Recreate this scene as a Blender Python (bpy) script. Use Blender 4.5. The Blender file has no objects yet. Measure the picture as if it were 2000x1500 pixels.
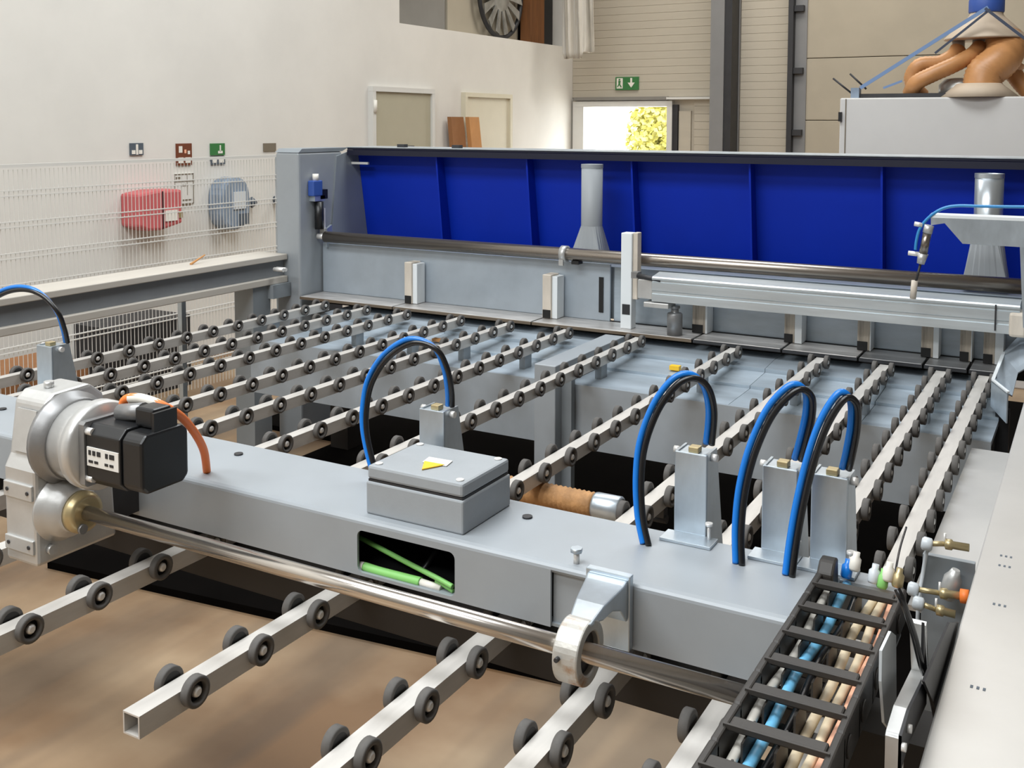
import bpy, bmesh, math, random
from mathutils import Vector, Matrix
random.seed(7)
PI = math.pi
sc = bpy.context.scene
C = sc.collection
# ------------------------------------------------------------------ camera
CAMZ = 1.85                                   # camera height above the floor
FPX, YAW, PIT, ROL, CYP, CXP = 2032.7, 0.515763, 0.0681417, 0.00249799, 379.08, 1000.0
_f = Vector((-math.sin(YAW), math.cos(YAW), 0)); _r = Vector((math.cos(YAW), math.sin(YAW), 0)); _u = Vector((0, 0, 1))
FW = math.cos(PIT)*_f - math.sin(PIT)*_u
_u2 = math.cos(PIT)*_u + math.sin(PIT)*_f
RT = math.cos(ROL)*_r + math.sin(ROL)*_u2
UP = math.cos(ROL)*_u2 - math.sin(ROL)*_r
cam = bpy.data.cameras.new('camera'); camo = bpy.data.objects.new('camera', cam); C.objects.link(camo)
cam.sensor_fit = 'HORIZONTAL'; cam.sensor_width = 36.0; cam.lens = FPX/2000*36
cam.shift_x = 0; cam.shift_y = -(750-CYP)/2000
cam.clip_start = 0.02; cam.clip_end = 200
M3 = Matrix((RT, UP, -FW)).transposed()
camo.matrix_world = Matrix.Translation((0, 0, CAMZ)) @ M3.to_4x4()
sc.camera = camo
# all geometry below is written with z measured from the camera height (floor = -CAMZ); MB.build adds CAMZ
def ray(x, y): return RT*((x-CXP)/FPX) - UP*((y-CYP)/FPX) + FW
def onz(x, y, z): d = ray(x, y); return d*(z/d.z)
def ony(x, y, Y): d = ray(x, y); return d*(Y/d.y)
def onx(x, y, X): d = ray(x, y); return d*(X/d.x)
# ------------------------------------------------------------------ world, lights, exposure
w = bpy.data.worlds.new('sky'); sc.world = w; w.use_nodes = True
w.node_tree.nodes['Background'].inputs[0].default_value = (0.92, 0.96, 1.0, 1)
w.node_tree.nodes['Background'].inputs[1].default_value = 10.0
def area(name, loc, sx, sy, power, col, rot=(0, 0, 0)):
    l = bpy.data.lights.new(name, 'AREA'); l.shape = 'RECTANGLE'; l.size = sx; l.size_y = sy; l.energy = power; l.color = col
    o = bpy.data.objects.new(name, l); C.objects.link(o); o.location = loc; o.rotation_euler = rot
    return o
area('skylight_daylight', (-2.6, -3.4, 5.92), 5.0, 1.6, 300, (0.95, 0.98, 1.0))
area('skylight_daylight', (-2.6, 5.6, 5.92), 5.0, 1.6, 230, (0.93, 0.97, 1.0))
area('skylight_daylight', (-2.6, 0.2, 5.92), 5.0, 1.6, 330, (0.93, 0.97, 1.0))
area('skylight_daylight', (-2.6, 10.4, 5.92), 5.0, 1.6, 160, (1.0, 0.96, 0.9))
sc.view_settings.view_transform = 'Standard'
sc.view_settings.look = 'None'
sc.view_settings.exposure = 0.14
sc.view_settings.gamma = 1.0
sc.view_settings.use_curve_mapping = False
# ------------------------------------------------------------------ materials
def lin(c):
    out = []
    for v in c:
        v = v/255.0
        out.append(v/12.92 if v <= 0.04045 else ((v+0.055)/1.055)**2.4)
    return out
MATS = {}
def mat(name, col, rough=0.5, metal=0.0, var=0.0, scale=8.0, bump=0.0, bscale=None, stretch=(1, 1, 1), col2=None, lo=0.35, hi=0.65, emit=None, alpha=None):
    m = bpy.data.materials.new(name); m.use_nodes = True; nt = m.node_tree; N = nt.nodes; L = nt.links
    b = N['Principled BSDF']; c = lin(col)
    b.inputs['Base Color'].default_value = (*c, 1); b.inputs['Roughness'].default_value = rough; b.inputs['Metallic'].default_value = metal
    if var or bump or col2:
        tc = N.new('ShaderNodeTexCoord'); mp = N.new('ShaderNodeMapping'); mp.inputs['Scale'].default_value = stretch
        L.new(tc.outputs['Object'], mp.inputs[0])
        n = N.new('ShaderNodeTexNoise'); n.inputs['Scale'].default_value = scale; n.inputs['Detail'].default_value = 5; n.inputs['Roughness'].default_value = 0.6
        L.new(mp.outputs[0], n.inputs['Vector'])
        if var or col2:
            r = N.new('ShaderNodeValToRGB'); L.new(n.outputs[0], r.inputs[0])
            r.color_ramp.elements[0].position = lo; r.color_ramp.elements[1].position = hi
            if col2:
                a, z = c, lin(col2)
            else:
                a = [max(0, v*(1-var)) for v in c]; z = [min(1, v*(1+var)) for v in c]
            r.color_ramp.elements[0].color = (*a, 1); r.color_ramp.elements[1].color = (*z, 1)
            L.new(r.outputs[0], b.inputs['Base Color'])
            if metal:
                mr = N.new('ShaderNodeMapRange'); mr.inputs[3].default_value = rough*0.75; mr.inputs[4].default_value = min(1, rough*1.3)
                L.new(n.outputs[0], mr.inputs[0]); L.new(mr.outputs[0], b.inputs['Roughness'])
        if bump:
            n2 = N.new('ShaderNodeTexNoise'); n2.inputs['Scale'].default_value = bscale or scale*4; n2.inputs['Detail'].default_value = 4
            L.new(mp.outputs[0], n2.inputs['Vector'])
            bp = N.new('ShaderNodeBump'); bp.inputs['Strength'].default_value = bump; bp.inputs['Distance'].default_value = 0.01
            L.new(n2.outputs[0], bp.inputs['Height']); L.new(bp.outputs[0], b.inputs['Normal'])
    MATS[name] = m
    return m
mat('floor', (150, 134, 113), 0.55, 0, 0.16, 1.2, 0.08, 30)
mat('plaster', (222, 219, 212), 0.85, 0, 0.035, 1.3, 0.25, 3)
mat('hall_far', (132, 128, 122), 0.9)
mat('ceiling', (205, 203, 198), 0.9)
mat('cladding', (190, 182, 166), 0.75, 0, 0.05, 3, 0.1, 14, (0.25, 1, 2))
mat('gate_panel', (174, 165, 147), 0.7, 0, 0.04, 2)
mat('door_beige', (176, 170, 148), 0.6, 0, 0.03, 2)
mat('door_cream', (214, 207, 184), 0.6, 0, 0.03, 2)
mat('white_frame', (214, 213, 208), 0.5)
mat('column_steel', (132, 132, 132), 0.55, 0.2, 0.05, 3)
mat('dark_steel', (60, 60, 62), 0.5, 0.5, 0.1, 6)
mat('rail_alu', (196, 192, 186), 0.42, 0.25, 0.06, 14, 0.03, 60, (3, 0.4, 3))
mat('rubber', (86, 83, 80), 0.7, 0, 0.12, 40)
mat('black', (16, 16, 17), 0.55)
mat('hub_metal', (224, 222, 218), 0.35, 0.3)
mat('paint_grey', (154, 160, 165), 0.42, 0.15, 0.035, 5, 0.02, 30)
mat('paint_grey2', (140, 147, 152), 0.45, 0.15, 0.05, 4)
mat('box_grey', (152, 157, 161), 0.5, 0, 0.02, 30, 0.03, 200)
mat('galv', (188, 198, 206), 0.33, 0.75, 0.13, 9, 0.03, 25, (1, 1, 0.5))
mat('galv_sheet', (174, 186, 196), 0.34, 0.4, 0.16, 4, 0.02, 20, (0.5, 2, 2))
mat('sheet', (168, 178, 187), 0.36, 0.35, 0.08, 3.5, 0.02, 12)
mat('steel_plate', (186, 183, 180), 0.36, 0.35, 0.22, 7, 0.02, 40, (0.6, 3, 1))
mat('steel_bar', (150, 142, 134), 0.28, 0.9, 0.05, 3, 0, None, (0.4, 6, 6))
mat('shaft', (202, 197, 191), 0.2, 0.95, 0.0, 3.0, 0, None, (1, 0.5, 0.5), col2=(150, 112, 78), lo=0.60, hi=0.72)
mat('cast_alu', (196, 196, 194), 0.38, 0.55, 0.06, 12, 0.04, 60)
mat('cast_dark', (140, 140, 140), 0.4, 0.55, 0.08, 12, 0.04, 60)
mat('motor_black', (24, 25, 27), 0.38, 0, 0.1, 20)
mat('label_white', (222, 220, 214), 0.6)
mat('ink', (40, 38, 38), 0.7)
mat('orange', (238, 124, 52), 0.5)
mat('cable_white', (226, 222, 212), 0.5)
mat('blue_hose', (22, 116, 206), 0.24)
mat('black_hose', (22, 22, 24), 0.24)
mat('thin_blue', (52, 138, 200), 0.35)
mat('green_cable', (132, 196, 108), 0.5)
mat('chain', (50, 46, 42), 0.55, 0, 0.15, 20)
mat('blue_guard', (0, 42, 168), 0.55, 0, 0.05, 2)
MATS['blue_guard'].node_tree.nodes['Principled BSDF'].inputs['Specular IOR Level'].default_value = 0.25
mat('navy', (6, 10, 38), 0.6)
mat('beam_lit', (194, 188, 178), 0.5, 0.1, 0.08, 4, 0.03, 20, (1, 0.2, 1))
mat('beam_shaded', (124, 128, 132), 0.5, 0.1, 0.06, 4)  # lit flanges and shaded web of one beam put into two colours
mat('fence_wire', (215, 213, 207), 0.55)
mat('pipe_galv', (186, 193, 198), 0.3, 0.7, 0.05, 4)
mat('pipe_paint', (150, 155, 159), 0.5)
mat('white_post', (226, 231, 233), 0.5)
mat('profile', (200, 208, 212), 0.3, 0.55, 0.10, 6, 0.03, 12, (0.25, 3, 3))
mat('finger_wood', (206, 196, 182), 0.6, 0, 0.12, 9, 0, None, (1, 1, 0.4))
mat('brush', (176, 166, 152), 0.8, 0, 0.25, 14, 0.3, 60, (6, 1, 0.3))
mat('edge_brown', (112, 98, 82), 0.5, 0.3)
mat('brass', (186, 170, 130), 0.35, 0.6)
mat('bellow', (172, 128, 82), 0.7, 0, 0.25, 16, 0.3, 60)
mat('rust_cast', (186, 184, 178), 0.42, 0.5, 0.0, 18, 0.1, 60, (1, 1, 1), col2=(160, 118, 76), lo=0.52, hi=0.66)
mat('red', (196, 96, 98), 0.5, 0, 0.05, 5)
mat('sign_green', (52, 118, 62), 0.5)
mat('sign_brown', (112, 58, 34), 0.5)
mat('sign_slate', (82, 92, 102), 0.5)
mat('sign_taupe', (120, 110, 94), 0.6)
mat('sign_white', (232, 228, 218), 0.5)
mat('hood_blue', (126, 140, 156), 0.6, 0, 0.16, 7)
mat('cardboard', (150, 104, 66), 0.85, 0, 0.06, 6)
mat('cardboard2', (196, 142, 88), 0.85, 0, 0.06, 6)
mat('cabinet_white', (206, 204, 200), 0.5, 0, 0.02, 3)
mat('hopper_cream', (196, 178, 156), 0.6, 0, 0.06, 3)
mat('duct_brown', (190, 136, 86), 0.4, 0, 0.12, 6)
mat('strap_blue', (112, 138, 176), 0.6)
mat('strap_dark', (56, 64, 82), 0.6)
mat('blue_cap', (52, 84, 160), 0.5)
mat('wood_post', (118, 74, 36), 0.7, 0, 0.15, 6, 0, None, (4, 4, 0.5))
mat('film', (206, 200, 188), 0.35, 0, 0.08, 6, 0.5, 10, (2, 2, 0.5))
mat('panel_grey', (134, 131, 125), 0.7, 0, 0.06, 2)
mat('fan_metal', (176, 176, 172), 0.35, 0.6, 0.2, 8)
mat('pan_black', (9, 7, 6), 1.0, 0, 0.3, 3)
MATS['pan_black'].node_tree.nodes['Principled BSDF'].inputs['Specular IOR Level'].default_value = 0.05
mat('under_dark', (30, 25, 21), 0.7, 0, 0.15, 4)  # near-black; stands in for shade on the cross beam and hopper legs
mat('table_top', (190, 188, 184), 0.30, 0.35, 0.06, 2.4, 0.02, 20)
mat('yellow', (238, 190, 40), 0.5)
mat('peach', (240, 178, 146), 0.5)
mat('beige_cable', (232, 214, 182), 0.5)
mat('sky_cable', (120, 196, 238), 0.45)
mat('clear_pvc', (206, 212, 216), 0.3)
mat('skylight', (240, 244, 246), 0.5)
mat('ground_out', (196, 192, 182), 0.8, 0, 0.05, 1)
mat('leaf', (150, 144, 66), 0.6, 0, 0.25, 3)
mat('bark', (90, 74, 56), 0.9)
mat('house_white', (240, 238, 232), 0.8)
# concrete floor: broad tone, fine mottling, dark streaks drawn out along Y and pale dust with shapes of their own
def floor_nodes():
    m = MATS['floor']; nt = m.node_tree; N = nt.nodes; L = nt.links; b = N['Principled BSDF']
    tc = N.new('ShaderNodeTexCoord')
    def noise(scale, st, det=5):
        mp = N.new('ShaderNodeMapping'); mp.inputs['Scale'].default_value = st; L.new(tc.outputs['Object'], mp.inputs[0])
        n = N.new('ShaderNodeTexNoise'); n.inputs['Scale'].default_value = scale; n.inputs['Detail'].default_value = det; L.new(mp.outputs[0], n.inputs['Vector']); return n
    def ramp(n, p0, c0, p1, c1):
        r = N.new('ShaderNodeValToRGB'); L.new(n.outputs[0], r.inputs[0]); e = r.color_ramp.elements
        e[0].position = p0; e[0].color = (*c0, 1); e[1].position = p1; e[1].color = (*c1, 1); return r
    base = ramp(noise(1.1, (1, 1, 1)), 0.36, lin((128, 98, 68)), 0.62, lin((182, 158, 128)))
    streak = ramp(noise(1.0, (3.0, 0.42, 1), 3), 0.50, (0, 0, 0), 0.64, (1, 1, 1))
    mx = N.new('ShaderNodeMix'); mx.data_type = 'RGBA'
    ml = N.new('ShaderNodeMath'); ml.operation = 'MULTIPLY'; ml.inputs[1].default_value = 0.5
    L.new(streak.outputs[0], ml.inputs[0]); L.new(ml.outputs[0], mx.inputs['Factor'])
    L.new(base.outputs[0], mx.inputs['A']); mx.inputs['B'].default_value = (*lin((84, 74, 64)), 1)
    L.new(mx.outputs['Result'], b.inputs['Base Color'])
floor_nodes()
# ------------------------------------------------------------------ mesh builder
WLOC = {}
def tag(o, label=None, cat=None, group=None, kind=None):
    if label: o['label'] = label
    if cat: o['category'] = cat
    if group: o['group'] = group
    if kind: o['kind'] = kind
    return o
def thing(name, label, cat, loc, group=None):
    o = bpy.data.objects.new(name, None); C.objects.link(o); o.empty_display_size = 0.1
    p = xf(loc) + Vector((0, 0, CAMZ)); o.location = p; WLOC[o] = p
    return tag(o, label, cat, group)
CAMSCALE = None                   # optional scaling about the camera: (old origin, origin pulled toward camera, size factor)
def xf(p):
    p = Vector(p); return p if CAMSCALE is None else CAMSCALE[1] + (p-CAMSCALE[0])*CAMSCALE[2]
class MB:
    def __init__(s): s.v = []; s.f = []; s.mi = []; s.cur = 0; s.sm = []
    def add(s, vs, fs, smooth=False):
        k = len(s.v); s.v += [Vector(v) for v in vs]
        for f in fs: s.f.append([i+k for i in f]); s.mi.append(s.cur); s.sm.append(smooth)
        return s
    def m(s, i): s.cur = i; return s
    def box(s, x0, x1, y0, y1, z0, z1):
        return s.add([(x, y, z) for z in (z0, z1) for y in (y0, y1) for x in (x0, x1)],
                     [(0, 2, 3, 1), (4, 5, 7, 6), (0, 1, 5, 4), (2, 6, 7, 3), (0, 4, 6, 2), (1, 3, 7, 5)])
    def prism(s, poly, ax, a0, a1):
        n = len(poly)
        def P(p, a): return {'x': (a, p[0], p[1]), 'y': (p[0], a, p[1]), 'z': (p[0], p[1], a)}[ax]
        vs = [P(p, a0) for p in poly] + [P(p, a1) for p in poly]
        return s.add(vs, [tuple(range(n-1, -1, -1)), tuple(range(n, 2*n))] + [(i, (i+1) % n, n+(i+1) % n, n+i) for i in range(n)])
    def slab(s, pts, off):
        n = len(pts); off = Vector(off); pts = [Vector(p) for p in pts]
        return s.add(pts + [p+off for p in pts], [tuple(range(n-1, -1, -1)), tuple(range(n, 2*n))] + [(i, (i+1) % n, n+(i+1) % n, n+i) for i in range(n)])
    def lathe(s, o, d, prof, n=20, closed=False):
        o = Vector(o); d = Vector(d).normalized()
        a = d.orthogonal().normalized(); b = d.cross(a); vs = []; fs = []
        for (t, r) in prof:
            for i in range(n):
                th = 2*PI*i/n; vs.append(o + d*t + (a*math.cos(th)+b*math.sin(th))*r)
        for j in range(len(prof)-1):
            for i in range(n):
                k = (i+1) % n; fs.append((j*n+i, j*n+k, (j+1)*n+k, (j+1)*n+i))
        s.add(vs, fs, True)
        if not closed:
            k = len(s.v)-len(vs)
            s.f.append([k+i for i in range(n-1, -1, -1)]); s.mi.append(s.cur); s.sm.append(False)
            s.f.append([k+(len(prof)-1)*n+i for i in range(n)]); s.mi.append(s.cur); s.sm.append(False)
        return s
    def cyl(s, p0, p1, r, n=16, r1=None):
        p0 = Vector(p0); p1 = Vector(p1); return s.lathe(p0, p1-p0, [(0, r), ((p1-p0).length, r if r1 is None else r1)], n)
    def sweep(s, pts, r, n=8, rib=0):
        pts = [Vector(p) for p in pts]; vs = []; fs = []; up = None
        for i, p in enumerate(pts):
            t = (pts[min(i+1, len(pts)-1)] - pts[max(i-1, 0)]).normalized()
            if up is None: up = t.orthogonal().normalized()
            a = (up - t*up.dot(t)).normalized(); b = t.cross(a); up = a
            rr = r*(1+rib*(i % 2)) if rib else r
            for k in range(n):
                th = 2*PI*k/n; vs.append(p + (a*math.cos(th)+b*math.sin(th))*rr)
        m = len(pts)
        for j in range(m-1):
            for i in range(n):
                k = (i+1) % n; fs.append((j*n+i, j*n+k, (j+1)*n+k, (j+1)*n+i))
        s.add(vs, fs, True); k = len(s.v)-len(vs)
        s.f.append([k+i for i in range(n-1, -1, -1)]); s.f.append([k+(m-1)*n+i for i in range(n)]); s.mi += [s.cur]*2; s.sm += [False]*2
        return s
    def build(s, name, mats, parent=None, bevel=0, label=None, cat=None, group=None, kind=None):
        if isinstance(mats, str): mats = [mats]
        if CAMSCALE is not None: s.v = [xf(v) for v in s.v]
        xs = [v.x for v in s.v]; ys = [v.y for v in s.v]; zs = [v.z for v in s.v]
        org = Vector(((min(xs)+max(xs))/2, (min(ys)+max(ys))/2, min(zs)))
        me = bpy.data.meshes.new(name); me.from_pydata([v-org for v in s.v], [], s.f)
        for mm in mats: me.materials.append(MATS[mm])
        me.polygons.foreach_set('material_index', s.mi); me.polygons.foreach_set('use_smooth', s.sm)
        bm = bmesh.new(); bm.from_mesh(me); bmesh.ops.recalc_face_normals(bm, faces=bm.faces); bm.to_mesh(me); bm.free()
        o = bpy.data.objects.new(name, me); C.objects.link(o)
        wl = org + Vector((0, 0, CAMZ)); WLOC[o] = wl
        if parent: o.parent = parent; o.location = wl - WLOC[parent]
        else: o.location = wl
        if bevel:
            b = o.modifiers.new('bevel', 'BEVEL'); b.width = bevel; b.segments = 2; b.limit_method = 'ANGLE'; b.angle_limit = 0.7
        return tag(o, label, cat, group, kind)
def dup(o, loc, parent=None):
    c = o.copy(); C.objects.link(c); WLOC[c] = Vector(loc)+Vector((0, 0, CAMZ))
    c.parent = parent; c.location = WLOC[c]-WLOC[parent] if parent else WLOC[c]
    return c
def smooth(pts, n=8):
    pts = [Vector(p) for p in pts]; out = []
    for i in range(len(pts)-1):
        p0 = pts[max(i-1, 0)]; p1 = pts[i]; p2 = pts[i+1]; p3 = pts[min(i+2, len(pts)-1)]
        for k in range(n):
            t = k/n; out.append(0.5*((2*p1)+(p2-p0)*t+(2*p0-5*p1+4*p2-p3)*t*t+(3*p1-p0-3*p2+p3)*t**3))
    return out+[pts[-1]]
FL = -CAMZ
XW, YB = -6.24, 12.68          # left wall plane, back wall plane
CEIL = 4.15
# ================================================================== SETTING
MB().add([(-8, -5, FL), (5, -5, FL), (5, YB+0.3, FL), (-8, YB+0.3, FL), (-8, -5, FL-0.2), (5, -5, FL-0.2), (5, YB+0.3, FL-0.2), (-8, YB+0.3, FL-0.2)],
         [(0, 1, 2, 3), (7, 6, 5, 4), (0, 4, 5, 1), (1, 5, 6, 2), (2, 6, 7, 3), (3, 7, 4, 0)]).build('floor', 'floor', kind='structure')
# left wall with the high opening
oy0, oy1, oz0, oz1 = 8.686, YB, 1.008, 2.6
b = MB()
b.box(XW-0.25, XW, -5, oy0, FL, CEIL); b.box(XW-0.25, XW, oy0, oy1, FL, oz0); b.box(XW-0.25, XW, oy0, oy1, oz1, CEIL)
b.box(XW-0.25, XW, oy1, YB+0.3, FL, CEIL)
b.build('wall_left', 'plaster', kind='structure')
b = MB(); b.box(-8.2, XW-0.25, oy0-0.1, oy1, oz0-0.12, oz0-0.02); b.box(-8.3, -8.2, oy0-0.1, oy1, oz0-0.1, oz1); b.box(-8.3, XW-0.25, oy0-0.2, oy0-0.1, oz0-0.1, oz1)
b.box(-8.3, XW-0.25, oy0-0.2, oy1+.1, oz1, oz1+0.1); b.box(-8.3, XW-0.25, oy1, oy1+0.1, oz0-0.1, oz1)
b.build('wall_mezzanine', 'plaster', kind='structure')
# back wall core with the exit opening, then boards
dx0, dx1, dz = -6.06, -4.86, 0.22
b = MB(); b.box(XW, dx0, YB, YB+0.3, FL, CEIL); b.box(dx1, 5, YB, YB+0.3, FL, CEIL); b.box(dx0, dx1, YB, YB+0.3, dz, CEIL)
wb = b.build('wall_back', 'cladding', kind='structure')
pitch = 0.098
protos = {}
def plank(x0, x1, z):
    key = (x0, x1)
    if key not in protos:
        bb = MB(); bb.box(x0, x1, YB-0.03, YB, z+0.001, z+pitch-0.001)
        protos[key] = bb.build('plank', 'cladding', wb, bevel=0.003); return
    p = protos[key]; dup(p, ((x0+x1)/2, YB-0.015, z+0.001), wb)
z = 0.34
while z < 3.2: plank(XW+0.001, -4.26, z); z += pitch
z = FL+0.6
while z < 0.26: plank(-4.52, -4.26, z); z += pitch
z = FL+0.6
while z < 3.2: plank(-3.93, -3.32, z); z += pitch
MB().box(5, 5.2, -5, YB+0.3, FL, CEIL).build('wall_right', 'hall_far', kind='structure')
MB().box(XW-.25, 5.2, -5.2, -5, FL, CEIL).build('wall_front', 'hall_far', kind='structure')
b = MB(); b.box(-8.3, 5.2, -5.2, YB+0.3, CEIL, CEIL+0.2); b.build('ceiling', 'ceiling', kind='structure')
for i, y in enumerate((-3.4, 0.2, 5.6, 10.4)):
    o = MB().box(-5.1, -0.1, y-0.8, y+0.8, CEIL-0.03, CEIL).build('window_%d' % (i+1), 'skylight', kind='structure')
# doors on the left wall
def leaf_door(n, y0, y1, ztop, matn, hinge=True):
    d = bpy.data.objects.new('door_%d' % n, None); C.objects.link(d); p = Vector((XW, (y0+y1)/2, 0)); d.location = p; WLOC[d] = p; d['kind'] = 'structure'
    MB().box(XW, XW+0.035, y0, y1, FL, ztop).build('door_leaf', matn, d, bevel=0.003)
    bb = MB(); t = 0.05
    bb.box(XW, XW+0.06, y0-t, y0, FL, ztop); bb.box(XW, XW+0.06, y1, y1+t, FL, ztop); bb.box(XW, XW+0.06, y0-t, y1+t, ztop+0.001, ztop+t)
    bb.build('door_frame', 'white_frame' if n == 1 else 'door_cream', d)
    if hinge:
        for zz in (0.10, -0.9): MB().cyl((XW+0.06, y0-0.02, zz), (XW+0.06, y0-0.02, zz+0.12), 0.022, 10).build('hinge', 'sign_white', d)
        MB().box(XW+0.035, XW+0.07, y0+0.55, y0+0.63, -0.30, -0.235).build('door_closer', 'dark_steel', d)
    return d
leaf_door(1, 8.21, 9.19, 0.305, 'door_beige')
leaf_door(2, 9.90, 10.86, 0.29, 'door_cream', False)
# exit doorway: frame, part-open glazed leaf
d = bpy.data.objects.new('door_3', None); C.objects.link(d); p = Vector((dx0, YB, 0)); d.location = p; WLOC[d] = p; d['kind'] = 'structure'
b = MB(); b.box(dx0-0.15, dx0+0.01, YB-0.08, YB+0.31, FL, dz-0.002); b.build('door_jamb', 'white_frame', d)
MB().box(dx1-0.01, dx1+0.06, YB-0.08, YB+0.31, FL, dz-0.002).build('door_jamb', 'white_frame', d)
MB().box(dx0-0.15, dx1+0.06, YB-0.08, YB+0.31, dz-0.001, dz+0.07).build('door_head', 'white_frame', d)
MB().box(dx1+0.06, dx1+0.13, YB-0.06, YB, FL, dz+0.02).build('door_stop', 'dark_steel', d)
MB().box(dx1+0.14, dx1+0.30, YB-0.04, YB, FL, dz-0.06).build('side_panel', 'cladding', d)
b = MB(); b.box(XW+0.05, -4.86, YB-0.10, YB-0.03, dz+0.08, dz+0.125); b.build('trim_1', 'panel_grey', kind='structure')
b = MB(); b.box(-4.86, -4.26, YB-0.13, YB-0.03, dz+0.085, dz+0.115); b.build('trim_2', 'white_frame', kind='structure')
# steel H column
b = MB(); b.box(-4.20, -4.03, 12.30, 12.33, FL, CEIL); b.box(-4.09, -4.07, 12.33, 12.60, FL, CEIL); b.box(-4.20, -3.93, 12.60, 12.64, FL, CEIL)
b.build('trim_3', 'column_steel', kind='structure')
b = MB(); b.box(-4.035, -3.94, 12.32, 12.60, FL, CEIL); b.build('trim_4', 'dark_steel', kind='structure')  # dark box paints the shaded side of the same column
b = MB(); b.cyl((-4.25, YB-0.08, dz+0.05), (-4.25, YB-0.08, CEIL), 0.035, 10); b.build('trim_5', 'white_frame', kind='structure')
# sectional gate on the right of the back wall
gt = thing('sectional_gate', 'beige sectional gate of wide horizontal panels in the back wall', 'gate', (-1, YB-0.1, FL))
for i in range(6):
    z0 = FL + 0.03 + i*0.735 - 0.34
    z0 = max(z0, FL); z1 = min(FL + 0.03 + (i+1)*0.735 - 0.34 - 0.008, CEIL-0.2)
    MB().box(-3.12, 4.0, YB-0.10, YB-0.04, z0, z1).build('gate_panel', 'gate_panel', gt, bevel=0.005)
b = MB(); b.box(-3.30, -3.24, YB-0.22, YB-0.02, FL, CEIL-0.1); b.build('guide_rail', 'dark_steel', gt)
b = MB(); b.box(-3.24, -3.10, YB-0.12, YB-0.02, FL, CEIL-0.1); b.build('guide_cover', 'column_steel', gt)
for k in range(4):
    zz = -0.10+k*0.735
    MB().box(-3.25, -3.13, YB-0.19, YB-0.11, zz-0.04, zz+0.03).build('hinge_bracket', 'dark_steel', gt)
# ---- outside seen through the exit
MB().box(-20, 5, YB+0.3, 30, FL-0.2, FL).build('ground_outside', 'ground_out', label='pale sunlit yard outside the exit door', cat='ground')
MB().box(-14, -2, 24, 24.3, FL, 4).build('house_wall', 'house_white', label='bright white building wall across the yard outside the exit', cat='building')
t = thing('tree', 'yellow-green tree outside the open exit door', 'tree', (-6.9, 17.2, FL))
MB().cyl((-6.9, 17.2, FL), (-6.9, 17.2, 0.2), 0.07, 8, 0.04).build('trunk', 'bark', t)
b = MB()
for i in range(3200):
    th = random.random()*2*PI; ph = math.acos(2*random.random()-1); r = 0.85*random.random()**0.4
    c = Vector((-6.78+r*0.62*math.sin(ph)*math.cos(th), 17.2+r*math.sin(ph)*math.sin(th), -0.35+1.5*r*math.cos(ph)))
    u = Vector((random.uniform(-1, 1), random.uniform(-1, 1), random.uniform(-1, 1))).normalized()*0.06; v = u.orthogonal().normalized()*0.045
    b.add([c-u, c+v, c+u, c-v], [(0, 1, 2, 3)])
b.build('foliage', 'leaf', t, kind='stuff')
# ---- things in the high opening
MB().box(-6.58, -6.55, 8.80, 10.00, oz0-0.02, 2.55).build('grey_board', 'panel_grey', label='dark grey board standing at the left of the high wall opening', cat='board')
MB().box(-6.57, -6.53, 10.02, 11.66, oz0-0.02, 2.5).build('beige_board', 'gate_panel', label='wide beige board at the back of the high wall opening', cat='board')
MB().box(-6.46, -6.32, 11.60, 11.98, oz0+0.002, 2.59).build('wooden_post', 'wood_post', label='brown wooden post in the high wall opening', cat='post')
MB().box(-6.9, -6.50, 12.02, 12.56, oz0-0.02, 1.95).build('dark_recess', 'black', label='black block painting the dark recess in the high opening, right of the wooden post', cat='recess')  # black block stands in for the shaded recess beside the post
fc = onx(978, -8, -6.42); fn = thing('ventilation_fan', 'round silvery fan wrapped in clear film in the high wall opening', 'fan', (-6.42, fc.y, oz0-0.02))
FR = fc.z-oz0-0.03
pts = [(fc.x, fc.y+FR*math.cos(a), fc.z+FR*math.sin(a)) for a in [2*PI*i/40 for i in range(41)]]
MB().sweep(pts, 0.028, 8).build('rim', 'dark_steel', fn)
for k in range(14):
    a = 2*PI*k/14; e = Vector((0, math.cos(a), math.sin(a))); q = Vector((0, -math.sin(a), math.cos(a)))
    MB().slab([fc+e*0.10-q*0.02, fc+e*FR*0.93-q*0.07+Vector((0.03, 0, 0)), fc+e*FR*0.93+q*0.06, fc+e*0.10+q*0.03], (0.012, 0, 0)).build('blade', 'fan_metal', fn)
MB().lathe((fc.x-0.06, fc.y, fc.z), (1, 0, 0), [(0, 0.2), (0.04, 0.22), (0.08, 0.18), (0.09, 0.08)], 24).build('hub', 'fan_metal', fn)
# white plastic sheet hanging in the corner
b = MB(); nn = 26; rows = 22; vs = []; fs = []
for j in range(rows+1):
    t_ = j/rows; zt = 0.785 + t_*1.75
    wl_ = 0.205 - 0.015*t_ + (0.025 if j else 0)
    for i in range(nn+1):
        s_ = i/nn; x = -5.565 + (s_-0.5)*2*wl_ - 0.05*t_; y = 11.46 + 0.05*math.sin(s_*17+t_*2)+0.03*math.sin(s_*41)
        zz = zt + (0.07 if (s_ > 0.62 and j == 0) else 0)
        vs.append((x, y, zz))
for j in range(rows):
    for i in range(nn): fs.append((j*(nn+1)+i, j*(nn+1)+i+1, (j+1)*(nn+1)+i+1, (j+1)*(nn+1)+i))
b.add(vs, fs, True)
o = b.build('plastic_sheet', 'film', label='crumpled white plastic sheet hanging in the corner above the exit', cat='plastic sheet')
md = o.modifiers.new('solid', 'SOLIDIFY'); md.thickness = 0.006
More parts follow.
